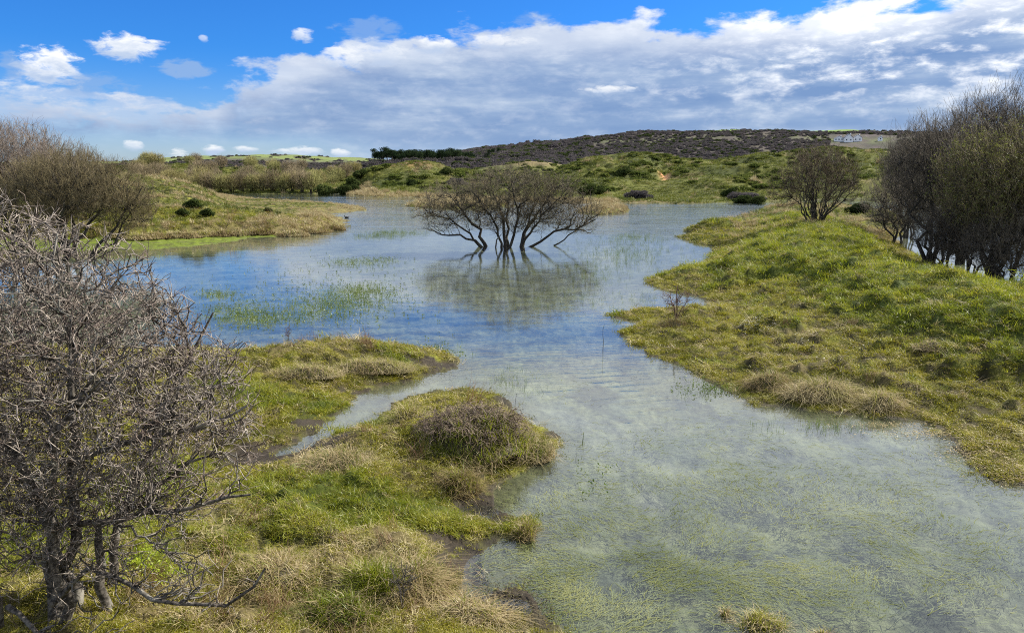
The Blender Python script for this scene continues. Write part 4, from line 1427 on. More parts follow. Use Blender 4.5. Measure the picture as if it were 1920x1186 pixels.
def far_cover():
    P, r = polar_points(120000, 55, 330, power=1.15)
    h, sd, which = land(P)
    dry, mud, green, red = cover(P, sd, which, h)
    x, y = P[:, 0], P[:, 1]
    n = fbm(x / 18, y / 18, 4, 401)
    n2 = fbm(x / 6, y / 6, 3, 405)
    ok = (sd > .1) & (RNG.random(len(P)) < .75)
    kind = np.where(n2 + n * .5 + .4 * dry * (which == 2) > .25, 0, np.where(n > -.15, 2, 1))
    strip = (which == 2) & (sd < strip_w(x, y))
    kind = np.where((which == 3) & (kind == 0) & (n2 + n * .5 < .6), 1, kind)
    kind = np.where((which == 2) & (sd < 3.0 + strip_w(x, y)) & (RNG.random(len(P)) < .7), 0, kind)
    ok &= ~strip
    kind = np.where((which >= 4), 0, kind)
    kind = np.where((which == 3) & (sd < 6) & (x > -55) & (x < 20), 0, kind)
    s = np.clip((r / 90) ** .7, .7, 2.3) * RNG.uniform(.7, 1.35, len(P))
    azd_ = np.degrees(np.arctan2(x, y))
    ok &= ~((np.abs(azd_ - math.degrees(az_el(1245, 335)[0]) - (r - 215) * 0.006 - .12 * np.sin(r / 4)) < .26) & (r > 198) & (r < 256))
    s = np.where((which == 2) & (y > 74) & (np.arctan2(x, y) > az_el(400, 370)[0]), s * .45, s)
    pts = np.c_[P, h - .03]
    for idx, (name, src, label) in enumerate([('dead_marsh_grass', SRC_FARS, 'straw-coloured grass along the far shores and the islets'),
                                              ('dune_grass', SRC_FARG, 'green grass on the far dunes and the left spit'),
                                              ('dune_turf', SRC_FARM, 'short yellowish turf on the far dunes')]):
        m = ok & (kind == idx)
        scatter(name, src, pts[m], np.c_[s[m], s[m], s[m] * RNG.uniform(.8, 1.2, m.sum())], euler(m.sum(), .12), label, 'grass')
        print(name, m.sum())


far_cover()


# ------------------------------------------------------------------ tussocks one can tell apart
def tussock(px, py, rx, ry, h, label, n=2200, mats=(G_STRAW, G_GREEN), mix=.35, lean=1.0, name='grass_tussock', w=.006, mh=None, seed=0):
    loc = on_land(px, py, .2)
    if loc[2] < 0.0:                       # rooted in the shallows: crown at the surface
        g0 = ground(px, py)
        loc = (float(g0[0]), float(g0[1]), -0.04)
    rng = np.random.default_rng(seed + int(px) * 7 + int(py))
    root = thing(name, label, 'tussock', loc)
    dome = (h * .62 if mh is None else mh)

    def base(bx, by):
        d = np.clip((bx / rx) ** 2 + (by / ry) ** 2, 0, 1)
        return dome * (1 - d) * (1 + .6 * fbm(np.asarray(bx) * 3.5 + px, np.asarray(by) * 3.5, 2, 503)) - .05
    v, f = blades(int(n * (1 - mix) * .62), rx * 1.15, ry * 1.15, h * .62, w * 1.5, lean * 1.6, rng, segs=3, droop=.9, base=base, hv=.75)
    link('dead_blades', mesh_from('dead_blades', v, f, mats[0]), root)['kind'] = 'stuff'
    if mix > 0:
        v, f = blades(int(n * mix * .7), rx * .95, ry * .95, h * .5, w * 1.6, lean * 1.1, rng, segs=3, droop=.5, base=base, hv=.75)
        link('green_blades', mesh_from('green_blades', v, f, mats[1]), root)['kind'] = 'stuff'
    # earth heart
    a = np.linspace(0, 2 * np.pi, 14, endpoint=False)
    V = [(0, 0, dome * .9)]
    for k in (1, 2, 3):
        t = k / 3
        for q in a:
            j = 1 + .12 * math.sin(q * 3 + px)
            V.append((math.cos(q) * rx * t * .92 * j, math.sin(q) * ry * t * .92 * j, dome * (1 - t * t) * .95 - .06 * t))
    F = [(0, 1 + i, 1 + (i + 1) % 14, 1 + (i + 1) % 14) for i in range(14)]
    tri = [(0, 1 + i, 1 + (i + 1) % 14) for i in range(14)]
    quad = [(1 + r_ * 14 + i, 1 + (r_ + 1) * 14 + i, 1 + (r_ + 1) * 14 + (i + 1) % 14, 1 + r_ * 14 + (i + 1) % 14) for r_ in (0, 1) for i in range(14)]
    me = bpy.data.meshes.new('root_mound')
    me.from_pydata(V, [], tri + quad)
    me.materials.append(M_SOIL)
    for p in me.polygons: p.use_smooth = True
    link('root_mound', me, root)
    return root


M_SOIL = mat_bark('peaty_soil', (0.035, 0.028, 0.018), (0.085, 0.075, 0.035), 20)

TS = [
    (850, 858, .75, .55, .34, 'low ragged tussock just left of the bramble mound', 2200, .55, 1.0),
    (768, 792, .34, .28, .42, 'small straw tussock beside the dark pool', 900, .3, .9),
    (990, 850, .44, .36, .38, 'straw tussock at the waterside end of the bramble mound', 1500, .4, .9),
    (862, 918, .30, .26, .40, 'pale tussock standing before the bramble mound', 900, .25, .9),
    (985, 1010, .12, .10, .26, 'tiny brown tussock rooted in the water to the right of the muddy shore', 380, .3, .7),
    (765, 1110, .42, .30, .42, 'bleached arching tussock behind the white sapling', 1800, .15, 1.2),
    (700, 1100, .32, .26, .36, 'dark green tussock left of the bleached one', 1200, .75, 1.0),
    (1440, 722, .46, .30, .40, 'matted brown tussock, left end of the row by the right shore', 1100, .2, 1.2),
    (1545, 742, .8, .36, .46, 'long matted brown tussock in the middle of the row by the right shore', 2400, .12, 1.2),
    (1655, 764, .46, .3, .44, 'shaggy tussock, right end of the row by the right shore', 1300, .15, 1.1),
    (1262, 612, .50, .32, .34, 'dark brown tussock around the foot of the bare sapling', 900, .15, .9),
    (1430, 1170, .30, .16, .22, 'straw tussock rising from the water at the bottom edge', 800, .45, .9),
    (1360, 1150, .07, .06, .16, 'tiny dark tuft left of the tussock at the bottom edge', 160, .3, .8),
    (1540, 1190, .14, .08, .16, 'small tuft right of the tussock at the bottom edge', 240, .3, .8),
    (700, 690, 1.0, .40, .30, 'broad pale tussock on the narrow peninsula', 2400, .2, 1.0),
    (575, 700, .8, .40, .28, 'pale tussock at the left part of the peninsula', 1800, .25, 1.0),
    (640, 880, .7, .5, .34, 'wide bleached tussock above the muddy channel', 2400, .15, 1.0),
    (1500, 668, .5, .25, .2, 'low withered tussock behind the row by the right shore', 900, .2, 1.2),
    (1600, 606, .45, .25, .2, 'low withered tussock on the flat part of the right bank', 800, .3, 1.2),
    (1755, 650, .5, .28, .24, 'brown tussock halfway up the right bank', 900, .3, 1.2),
    (640, 1160, .45, .3, .3, 'green and straw tussock at the bottom edge', 1300, .6, 1.0),
    (520, 1090, .5, .35, .32, 'straw tussock beside the reaching branch of the thorny bush', 1400, .15, 1.1),
    (880, 1160, .4, .26, .26, 'bleached flattened tussock at the bottom edge near the mud', 1200, .1, 1.4),
]
for i, (px, py, rx, ry, h, lab, n_, mx, ln) in enumerate(TS):
    t = tussock(px, py, rx, ry, h, lab, int(n_ * 1.9), mix=mx, lean=ln, seed=i)
    t['group'] = 'tussocks on the near banks'


def bramble_mound():
    loc = on_land(885, 850, .3)
    loc = (loc[0], loc[1] + .25, loc[2])
    root = thing('bramble_mound', 'big shaggy mound of dead brambles and grass at the water edge', 'bramble mound', loc)
    rng = np.random.default_rng(77)
    rx, ry, dm = 1.12, .85, .56

    def base(bx, by):
        d = np.clip((bx / rx) ** 2 + (by / ry) ** 2, 0, 1)
        return dm * (1 - d ** 1.3) * (1 + .55 * fbm(np.asarray(bx) * 2.6 + 3, np.asarray(by) * 2.6, 2, 501)) - .04
    v, f = blades(1700, rx, ry, .24, .009, 1.4, rng, droop=.9, base=base, hv=.75)
    link('dead_blades', mesh_from('dead_blades', v, f, G_STRAW), root)['kind'] = 'stuff'
    v, f = blades(2600, rx * .9, ry * .95, .17, .012, .9, rng, base=base, hv=.7)
    v[:, 1] -= .12
    link('green_blades', mesh_from('green_blades', v, f, G_GREEN), root)['kind'] = 'stuff'
    # arching bramble stems
    n = 1500
    a = rng.uniform(0, 6.28, n)
    rr = np.sqrt(rng.random(n)) * .75
    p0 = np.c_[np.cos(a) * rr * rx, np.sin(a) * rr * ry, np.zeros(n)]
    p0[:, 2] = base(p0[:, 0], p0[:, 1])
    b = rng.uniform(0, 6.28, n)
    L = rng.uniform(.15, .5, n)
    t = np.linspace(0, 1, 7)[None, :, None]
    D = np.c_[np.cos(b), np.sin(b), np.zeros(n)]
    P = p0[:, None] + D[:, None] * (L[:, None, None] * t) + np.array([0, 0, 1.]) * ((rng.uniform(.7, 1.5, n) * L)[:, None, None] * (t - t * t * .95))
    P += rng.normal(0, .028, P.shape)
    P[:, :, 2] += (rng.random(n) ** 3 * .25)[:, None] * np.linspace(0, 1, 7)[None]
    v, f = tubes(P, np.full((n, 7), .0055) * np.linspace(1.2, .5, 7)[None], 3)
    link('bramble_stems', mesh_from('bramble_stems', v, f, mat_bark('dead_bramble_bark', (0.07, 0.05, 0.035), (0.24, 0.18, 0.13), 6), True), root)
    pts = P[:, 3:].reshape(-1, 3)
    pts = pts[rng.integers(0, len(pts), 500)] * np.array([1, 1, .7])
    v, f = leaf_quads(pts, .022, rng)
    link('leaves', mesh_from('leaves', v, f, G_GREEN), root)['kind'] = 'stuff'
    a = np.linspace(0, 2 * np.pi, 16, endpoint=False)
    V = [(0, 0, dm)]
    for k in (1, 2, 3, 4):
        tt = k / 4
        V += [(math.cos(q) * rx * tt * .9, math.sin(q) * ry * tt * .9, float(base(np.array([math.cos(q) * rx * tt * .9]), np.array([math.sin(q) * ry * tt * .9]))[0]) - .04) for q in a]
    tri = [(0, 1 + i, 1 + (i + 1) % 16) for i in range(16)]
    quad = [(1 + r_ * 16 + i, 1 + (r_ + 1) * 16 + i, 1 + (r_ + 1) * 16 + (i + 1) % 16, 1 + r_ * 16 + (i + 1) % 16) for r_ in range(3) for i in range(16)]
    me = bpy.data.meshes.new('root_mound')
    me.from_pydata(V, [], tri + quad)
    me.materials.append(M_SOIL)
    link('root_mound', me, root)


bramble_mound()
# brown tussocks standing in a row along the foot of the left spit
for i, px in enumerate((232, 262, 291, 330, 357, 384, 421, 452, 486, 512, 548, 577, 604, 628)):
    foot = {0: 444}.get(i, np.interp(px, [230, 300, 400, 470, 560, 620], [446, 445, 441, 438, 437, 430]))
    t = tussock(px, float(foot), random.uniform(.7, 1.3), .8, random.uniform(.45, .7), 'straw-brown tussock in the row along the foot of the left spit', 1700, mix=.1, lean=.9, w=.03, mh=.28, seed=200 + i)
    t['group'] = 'tussocks along the foot of the left spit'


# ------------------------------------------------------------------ saplings
def sapling(px, py, h, n, label, mat, seed, r=.012, spread=.5):
    loc = on_land(px, py, .2)
    root = thing('sapling', label, 'sapling', loc)
    G = Grow(seed)
    rng = G.rng
    lines = []
    for k in range(n):
        a = rng.uniform(0, 6.28)
        e = rng.uniform(.1, .5) * spread * h
        lines.append([(0, 0, -.05), (math.cos(a) * e * .3, math.sin(a) * e * .3, h * .45), (math.cos(a) * e, math.sin(a) * e, h * rng.uniform(.75, 1))])
    G.stems(lines, r, r * .35, K=7, wig=.02)
    els = [((0, 0, h * .65), (h * spread * .62, h * spread * .62, h * .36))]
    G.fill(in_ellipsoids(rng, els, 45, .35), K=5, wig=.05, rk=.012, r1=r * .3, up=.4)
    G.twigs(170, .13 * h, r * .3, r * .18, up=.3, rnd=.5)
    link('stem', G.mesh([0], 'stem', mat, [6]), root)
    link('twigs', G.mesh([1, 2], 'twigs', mat, [4, 3]), root)


sapling(1268, 606, 1.25, 5, 'small bare brown sapling on a spit of the right bank', M_TWIG_RED, 61, .016, .75)
sapling(757, 1140, .55, 3, 'small whitish leafless sapling in the foreground grass', M_BARK_PALE, 62, .008, .6)
sapling(30, 1180, .5, 2, 'thin upright shoots below the thorny bush', M_TWIG_OLIVE, 63, .006, .5)
sapling(540, 640, .55, 3, 'thin bare sprig on the far edge of the peninsula', M_TWIG_RED, 64, .006, .5)


# ------------------------------------------------------------------ plants in the water
def water_plants():
    areas = [  # px, py, rx(px), ry(px), count
        (640, 565, 90, 26, 420), (680, 545, 60, 12, 200), (440, 585, 70, 22, 240), (470, 600, 60, 16, 140), (560, 590, 90, 20, 200), (410, 552, 40, 8, 90), (660, 492, 60, 10, 150), (720, 488, 50, 8, 80),
        (740, 437, 62, 5, 420), (700, 443, 50, 4, 200), (1160, 470, 90, 25, 420), (1190, 445, 60, 8, 300), (1120, 500, 80, 26, 220), (1180, 490, 60, 20, 160), (1130, 520, 40, 18, 110), (800, 660, 70, 20, 100),
        (1330, 730, 60, 14, 60), (1560, 800, 90, 14, 70), (950, 720, 60, 30, 60), (1100, 560, 70, 20, 90), (1200, 560, 40, 12, 60), (1000, 560, 60, 25, 60), (1200, 470, 60, 20, 180)]
    pts, sc = [], []
    for px, py, rx, ry, c in areas:
        for _ in range(c):
            a, b = random.gauss(0, .55), random.gauss(0, .55)
            g = ground(px + a * rx, py + b * ry)
            pts.append((g[0], g[1], -.06))
            sc.append(random.uniform(.35, .9) * (1.35 if py < 480 else 1))
    pts = np.array(pts)
    h, sd, wh = land(pts[:, :2])
    m = sd < .1
    sc = np.array(sc)[m]
    scatter('water_plants', SRC_REED, pts[m], np.c_[sc * 1.2, sc * 1.2, sc], euler(m.sum(), .2), 'young green shoots poking out of the shallow lake', 'water plant')
    # floating leafy sprigs
    rng = np.random.default_rng(91)
    P = []
    for px, py, rx, ry, c in areas[:8] + areas[15:17] + [(600, 550, 200, 60, 500), (1100, 900, 60, 40, 12)]:
        for _ in range(int(c * 1.5)):
            g = ground(px + rng.normal(0, .55) * rx, py + rng.normal(0, .55) * ry)
            for k in range(4):
                P.append((g[0] + rng.normal(0, .03), g[1] + rng.normal(0, .03), rng.uniform(0, .07)))
    P = np.array(P)
    v, f = leaf_quads(P, .028, rng)
    v[:, 2] = np.abs(v[:, 2]) + .002
    o = link('floating_leaves', mesh_from('floating_leaves', v, f, G_REED))
    tag(o, 'small leafy sprigs floating on the lake left of the middle tree', 'water plant', kind='stuff')


water_plants()


def drowned_grass():
    """long pale strands lying under and on the surface of the near channel"""
    rng = np.random.default_rng(95)
    P = []
    areas = [(1150, 1080, 260, 90, 5200), (1050, 1120, 120, 60, 1800), (1400, 1080, 260, 60, 2300), (1050, 950, 90, 60, 700), (1250, 960, 260, 50, 1300), (1700, 1080, 200, 70, 500), (1000, 720, 90, 30, 350), (950, 700, 70, 20, 220),
             (1500, 900, 300, 60, 3000), (1250, 850, 200, 60, 1500), (1700, 1000, 250, 80, 2500), (1850, 850, 90, 50, 3600), (1400, 800, 120, 30, 300), (450, 590, 90, 24, 500), (1130, 555, 120, 24, 500), (1240, 530, 60, 20, 300)]
    for px, py, rx, ry, c in areas:
        a = rng.normal(0, .6, (c, 2))
        for q in a:
            P.append(ground(px + q[0] * rx, min(1230, py + q[1] * ry)))
    P = np.array(P)
    P = np.concatenate([P, P + rng.normal(0, .15, P.shape), P + rng.normal(0, .5, P.shape)])
    P = P[fbm(P[:, 0] * 1.2, P[:, 1] * .9, 3, 98) + rng.normal(0, .25, len(P)) > -.12]
    h, sd, wh = land(P)
    P = P[sd < .15]
    n = len(P)
    flow = fbm(P[:, 0] * .5, P[:, 1] * .5, 2, 97) * 2.2 + .25
    a = flow + rng.normal(0, .45, n)
    L = rng.uniform(.06, .26, n)
    w = rng.uniform(.002, .006, n)
    t = np.linspace(0, 1, 5)
    curl = rng.normal(0, .9, n)
    z0 = np.where(rng.random(n) < .14, rng.uniform(.002, .006, n), -rng.uniform(.005, .06, n))
    V = []
    cx, cy = P[:, 0].copy(), P[:, 1].copy()
    for k, tt in enumerate(t):
        ang = a + curl * tt
        if k:
            cx = cx + np.cos(ang) * L / 4
            cy = cy + np.sin(ang) * L / 4
        ww = w * (1 - .7 * tt)
        V.append(np.stack([cx - np.sin(ang) * ww, cy + np.cos(ang) * ww, z0], 1))
        V.append(np.stack([cx + np.sin(ang) * ww, cy - np.cos(ang) * ww, z0], 1))
    V = np.stack(V, 1).reshape(-1, 3)
    F = np.array([(2 * k, 2 * k + 1, 2 * k + 3, 2 * k + 2) for k in range(4)])
    F = (F[None] + (np.arange(n) * 10)[:, None, None]).reshape(-1, 4)
    o = link('drowned_grass', mesh_from('drowned_grass', V, F, G_SUB))
    tag(o, 'long pale grass strands lying in the shallow water of the near channel', 'grass', kind='stuff')


drowned_grass()


# ------------------------------------------------------------------ far shrubs, woods
def foliage_ball(seed, n, leaf, rx, rz, mat, lobes=13):
    rng = np.random.default_rng(seed)
    els = [((0, 0, rz * .6), (rx * .6, rx * .6, rz * .7))]
    for k in range(lobes):
        a = rng.uniform(0, 6.28)
        e = rng.uniform(.2, .85)
        q = rng.uniform(.18, .42)
        els.append(((math.cos(a) * rx * e, math.sin(a) * rx * e, rz * rng.uniform(.15, 1.5) * (1.1 - .6 * e)), (rx * q, rx * q, rz * q * 1.1)))
    P = in_ellipsoids(rng, els, n, .22)
    P = P[P[:, 2] > -.1]
    v, f = leaf_quads(P, leaf, rng)
    return mesh_from('crown', v, f, mat)


def twig_shrub_mesh(seed, h, rx, n, r, mat, upk=1.0):
    """round bare shrub: a fan of fine upright stems from the ground with side twigs"""
    rng = np.random.default_rng(seed)
    els = [((0, 0, h * .55), (rx, rx, h * .47)), ((rx * .4, 0, h * .5), (rx * .6, rx * .6, h * .4)), ((-rx * .4, .2, h * .48), (rx * .6, rx * .6, h * .4))]
    G = Grow(seed)
    lines = []
    for k in range(9):
        a = rng.uniform(0, 6.28)
        e = rng.uniform(.1, .6) * rx
        lines.append([(math.cos(a) * .3, math.sin(a) * .3, -.3), (math.cos(a) * e * .5, math.sin(a) * e * .5, h * .35), (math.cos(a) * e, math.sin(a) * e, h * .7)])
    G.stems(lines, .10, .04, K=5, wig=.03)
    G.fill(in_ellipsoids(G.rng, els, n // 8, .35), K=4, wig=.04, rk=.01, r1=r * 1.3, up=.5)
    G.fill(in_ellipsoids(G.rng, els, n, .27), K=3, wig=.05, rk=.004, r1=r, up=.5 * upk, maxd=1.6)
    G.twigs(n, .75, r, r * .6, up=.8 * upk, rnd=.35, out=.3)
    return G


M_FARTWIG = [mat_bark('far_sallow_twig_olive', (0.20, 0.17, 0.060), (0.36, 0.31, 0.12), .6),
             mat_bark('far_sallow_twig_brown', (0.16, 0.125, 0.070), (0.29, 0.23, 0.13), .6),
             mat_bark('far_sallow_twig_green', (0.19, 0.185, 0.060), (0.34, 0.32, 0.11), .6)]
M_SCRUB = mat_leafy('dark_gorse_leaves', [(0, (0.030, 0.042, 0.015)), (.5, (0.055, 0.075, 0.022)), (1, (0.10, 0.115, 0.035))], .2, .3, .0)
M_HEATH = mat_leafy('bare_scrub_leaves', [(0, (0.080, 0.072, 0.070)), (.5, (0.105, 0.093, 0.090)), (1, (0.135, 0.12, 0.108))], .3, .05, .0)  # scrub brown, with the purple tint of haze put into the colour
M_PINE = mat_leafy('pine_needles', [(0, (0.012, 0.022, 0.012)), (.5, (0.025, 0.042, 0.018)), (1, (0.05, 0.07, 0.03))], .15, .05, .0)
M_ROUGH = mat_leafy('rough_dune_scrub', [(0, (0.05, 0.07, 0.018)), (.5, (0.10, 0.125, 0.028)), (1, (0.19, 0.20, 0.055))], .3, .2, .0)

SHR = []
for k in range(6):
    G = twig_shrub_mesh(100 + k, [5.2, 6.2, 4.6, 5.6, 6.4, 5.0][k], [3.0, 3.4, 2.8, 3.6, 3.2, 3.0][k], 1000, .021, None)
    SHR.append((G.mesh([0], 'trunk', M_BARK_DARK, [4]), G.mesh([1, 2, 3], 'crown', M_FARTWIG[k % 3], [3, 3, 3])))


def far_shrub(k, loc, rz, sc, label, group, name='sallow_bush', cat='bush'):
    root = thing(name, label, cat, loc, rz, group, sc)
    link('trunk', SHR[k][0], root)
    link('crown', SHR[k][1], root)
    return root


GROUP_W = 'sallow wood on the far left shore'
rw = np.random.default_rng(71)
front = [(x, 362.8 + rw.uniform(-.1, .1)) for x in (372, 392, 412, 432, 450, 470, 489, 508, 526, 545, 564, 582)]
for i, (px, py) in enumerate(front):
    g = at_px(px, py)
    far_shrub(i % 6, (g[0], g[1] + 1.5, .2), rw.uniform(0, 6.28), (1.05, 1.05, rw.uniform(.88, 1.1)), 'round olive-brown bare sallow in the front row of the wood on the far left shore', GROUP_W)
for i in range(62):
    px = rw.uniform(232, 690)
    D = rw.uniform(232, 345)
    a, _ = az_el(px, 340)
    x, y = D * math.sin(a), D * math.cos(a)
    z = height_at(x, y)
    if px > 600 and D < 260: continue
    far_shrub(int(rw.integers(0, 6)), (x, y, z - .1), rw.uniform(0, 6.28), rw.uniform(.75, 1.1), 'bare sallow rising behind the front row of the far left wood', 'bare scrub behind the far left wood')

# bushes on the dunes and shore that stand out
DB = [(foliage_ball(201, 3200, .22, 2.6, 2.0, M_SCRUB), 'dark evergreen'), (foliage_ball(202, 2600, .22, 2.4, 1.5, M_SCRUB), ''), (foliage_ball(203, 2600, .2, 2.6, 1.5, M_HEATH), '')]


def dune_bush(k, px, py, sc, label, zg=1.0, loc=None):
    p = loc or on_land(px, py, zg)
    root = thing('gorse_bush', label, 'bush', p, random.uniform(0, 6), 'single bushes on the far shore and dunes', sc)
    link('crown', DB[k][0], root)
    v, f = tubes(np.array([[(0, 0, -.3), (.1, 0, .6), (.2, .1, 1.4)]]), np.array([[.14, .1, .05]]), 5)
    link('trunk', mesh_from('trunk', v, f, M_BARK_DARK, True), root)


def shore_bush(k, px, D, sc, label):
    a, _ = az_el(px, 360)
    x, y = D * math.sin(a), D * math.cos(a)
    dune_bush(k, 0, 0, sc, label, loc=(x, y, height_at(x, y) - .1))


shore_bush(0, 608, 206, 1.15, 'dark evergreen bush on the far shore, leftmost of the shore bushes')
shore_bush(0, 645, 204, 1.0, 'dark bush on the far shore at the foot of the first dune')
shore_bush(0, 660, 206, .9, 'dark bush right at the water below the first dune')
shore_bush(1, 668, 214, 1.3, 'dark bush climbing the left side of the first dune')
shore_bush(1, 676, 219, 1.1, 'dark bush high on the left side of the first dune')
shore_bush(0, 772, 196, .75, 'small dark bush on the grassy face of the first dune')
shore_bush(1, 836, 212, .9, 'small dark bush right of the crown of the first dune')
shore_bush(2, 1200, 150, (1.15, .9, .85), 'round brown bush alone on the meadow right of the middle tree')
shore_bush(1, 1100, 172, 1.2, 'low dark bush on the meadow just right of the middle tree')
shore_bush(1, 1120, 176, .9, 'low dark bush next to the one beside the middle tree')
shore_bush(2, 1402, 150, (1.5, 1.1, .85), 'wide brown bush near the shore left of the fan-shaped shrub')
shore_bush(0, 1392, 146, (.9, .7, .6), 'dark green bush beside the wide brown bush')
shore_bush(1, 1370, 165, .9, 'bright green low bush left of the wide brown bush')
shore_bush(0, 1420, 144, .65, 'small dark bush on the shore under the wide brown bush')
shore_bush(1, 1166, 235, 1.2, 'low scrub bush on the slope of the green dune')
shore_bush(2, 860, 200, 1.1, 'brown scrub bush left of the middle tree crown')
dune_bush(0, 1608, 402, .55, 'small dark round bush behind the fan-shaped shrub', .5)
shore_bush(2, 715, 290, 1.6, 'brown scrub bush on the ridge left of the first dune')
shore_bush(0, 252, 300, 1.35, 'dark bush on the skyline beside the left trees')
shore_bush(0, 240, 296, 1.1, 'darker small bush on the skyline close to the left trees')


def scatter_scrub():
    """distant scrub on dunes and hills: far too many to count"""
    rng = np.random.default_rng(301)
    srcs = source('rough_scrub', [(*_ball(310 + k, 260, .34, 1.4, .75), M_ROUGH) for k in range(6)])
    P, r = polar_points(17000, 150, 420, power=1.0)
    h, sd, wh = land(P)
    n = fbm(P[:, 0] / 16, P[:, 1] / 16, 4, 211) + fbm(P[:, 0] / 5, P[:, 1] / 5, 2, 303) * .5
    m = (wh == 3) & (sd > 9) & (n > .02) & (h > 1.5)
    m &= ~((np.abs(np.degrees(np.arctan2(P[:, 0], P[:, 1])) - math.degrees(az_el(1245, 335)[0])) < .5) & (r < 262))
    s = rng.uniform(.3, 1.0, m.sum())
    scatter('dune_scrub', srcs, np.c_[P[m], h[m] - .25], np.c_[s * 1.3, s * 1.3, s * .9], euler(m.sum(), .1), 'low rough scrub covering the dunes beyond the lake', 'scrub')
    print('scrub', m.sum())
    srch = source('hill_scrub', [(*_ball(320 + k, 200, .9, 4.0, 2.4), M_HEATH) for k in range(5)] + [(*_ball(325, 200, .9, 4.0, 2.6), M_SCRUB)])
    P, r = polar_points(52000, 560, 1420, -36, 36, power=1.2)
    h, sd, wh = land(P)
    x, y = P[:, 0], P[:, 1]
    az = np.degrees(np.arctan2(x, y))
    ns = fbm(x / 55, y / 40, 5, 221, .6)
    fld = ((az > 0) & (r > 1215)) | ((az < -9) & (r > 1240))
    m = np.where(fld, ns < -.30, (ns > -.22) | (rng.random(len(P)) < .3)) & ((np.abs(r - 1085) > 14) | (ns > .0))
    m &= ~((az > 22.5) & (az < 26.8) & (r > 990) & (r < 1150))
    s = rng.uniform(.45, 1.15, m.sum()) * np.where((az[m] < 6) & (az[m] > -8), 1.15, .75)
    scatter('hill_scrub', srch, np.c_[P[m], h[m] - .5], np.c_[s, s, s], euler(m.sum(), .08), 'purple-brown scrub and bare woodland on the distant hill', 'scrub')
    print('hill scrub', m.sum())


def _ball(seed, n, leaf, rx, rz):
    rng = np.random.default_rng(seed)
    els = [((0, 0, rz * .5), (rx, rx, rz))] + [((rng.uniform(-1, 1) * rx * .7, rng.uniform(-1, 1) * rx * .7, rz * rng.uniform(.3, 1)), (rx * .5, rx * .5, rz * .6)) for _ in range(3)]
    P = in_ellipsoids(rng, els, n, .25)
    return leaf_quads(P, leaf, rng)


for px, py, sc in ((365, 397, .42), (390, 402, .3), (345, 405, .28), (505, 398, .22)):
    dune_bush(1, px, py, sc, {365: 'low dark bush on the grassy slope of the left spit, widest of three', 390: 'small dark bush right of the widest one on the left spit',
                              345: 'small dark bush left of the widest one on the left spit', 505: 'tiny dark bush near the tip of the left spit'}[px], 1.5)
scatter_scrub()


# pine wood on the shoulder of the hill
def pine_mesh(seed, h):
    rng = np.random.default_rng(seed)
    els = [((0, 0, h * .72), (h * .27, h * .27, h * .26))]
    for k in range(6):
        a = rng.uniform(0, 6.28)
        els.append(((math.cos(a) * h * .18, math.sin(a) * h * .18, h * rng.uniform(.5, .92)), (h * .17, h * .17, h * .11)))
    v, f = leaf_quads(in_ellipsoids(rng, els, 620, .28), .42, rng)
    cr = mesh_from('crown', v, f, M_PINE)
    v, f = tubes(np.array([[(0, 0, -1), (.1, 0, h * .4), (0, .1, h * .85)]]), np.array([[.28, .2, .08]]), 5)
    return cr, mesh_from('trunk', v, f, M_BARK_DARK, True)


PINES = [pine_mesh(400 + k, 10.5 + k) for k in range(3)]
rp = np.random.default_rng(81)
GP = 'pine wood on the distant hill shoulder'


def pine(px, D, sc, label, k=None):
    a, _ = az_el(px, 290)
    x, y = D * math.sin(a), D * math.cos(a)
    k = int(rp.integers(0, 3)) if k is None else k
    root = thing('pine_tree', label, 'tree', (x, y, height_at(x, y)), rp.uniform(0, 6.28), GP, sc)
    link('crown', PINES[k][0], root)
    link('trunk', PINES[k][1], root)


for i in range(150):
    px = 703 + (i / 150) * 190 + rp.uniform(-4, 4)
    pine(px, 745 + rp.uniform(-12, 60) + (40 if i % 2 else 0) + max(0, px - 850) * 2.2, rp.uniform(.85, 1.2), 'dark pine in the dense wood on the shoulder of the distant hill')
for px, D in [(880, 900), (890, 910), (900, 905), (912, 950), (925, 1000), (878, 880), (935, 1010), (868, 860), (856, 850), (905, 930), (918, 975)]:
    pine(px, D, .95, 'dark tree thinning out uphill from the pine wood')

# bare trees on the skyline
CR = [foliage_ball(500 + k, 420, .55, 3.2, 3.0, M_HEATH) for k in range(2)]


def sky_tree(px, D, sc, label, mat_i=0):
    a, _ = az_el(px, 270)
    x, y = D * math.sin(a), D * math.cos(a)
    root = thing('skyline_tree', label, 'tree', (x, y, height_at(x, y) + .2), rp.uniform(0, 6.28), 'small trees on the hill skyline', sc)
    link('crown', CR[mat_i], root)
    v, f = tubes(np.array([[(0, 0, -1), (0, 0, 2), (0, 0, 4)]]), np.array([[.3, .25, .1]]), 4)
    link('trunk', mesh_from('trunk', v, f, M_BARK_DARK, True), root)


for px in (975, 982, 990, 1003, 1009, 1024, 1031, 1036, 1052):
    sky_tree(px, 1290, rp.uniform(.8, 1.6), 'bare rounded tree on the hill skyline left of the green field', int(px) % 2)
for px in (1088, 1094, 1107, 1121, 1163, 1168, 1205, 1262):
    sky_tree(px, 1298, rp.uniform(.3, .7), 'tiny dark tree on the hill skyline above the sloping green field', int(px) % 2)
for px in (300, 312, 345, 396, 520, 540, 610, 655):
    sky_tree(px, 1490, rp.uniform(.4, .6), 'tiny shrub on the skyline of the low left hill', int(px) % 2)


# ------------------------------------------------------------------ white houses on the hill
M_WHITE = mat_principled('white_render', (0.80, 0.80, 0.78), .7)
M_SLATE = mat_principled('pale_slate_roof', (0.22, 0.24, 0.27), .6)
M_GLASS = mat_principled('dark_window_glass', (0.03, 0.035, 0.04), .15, .6)


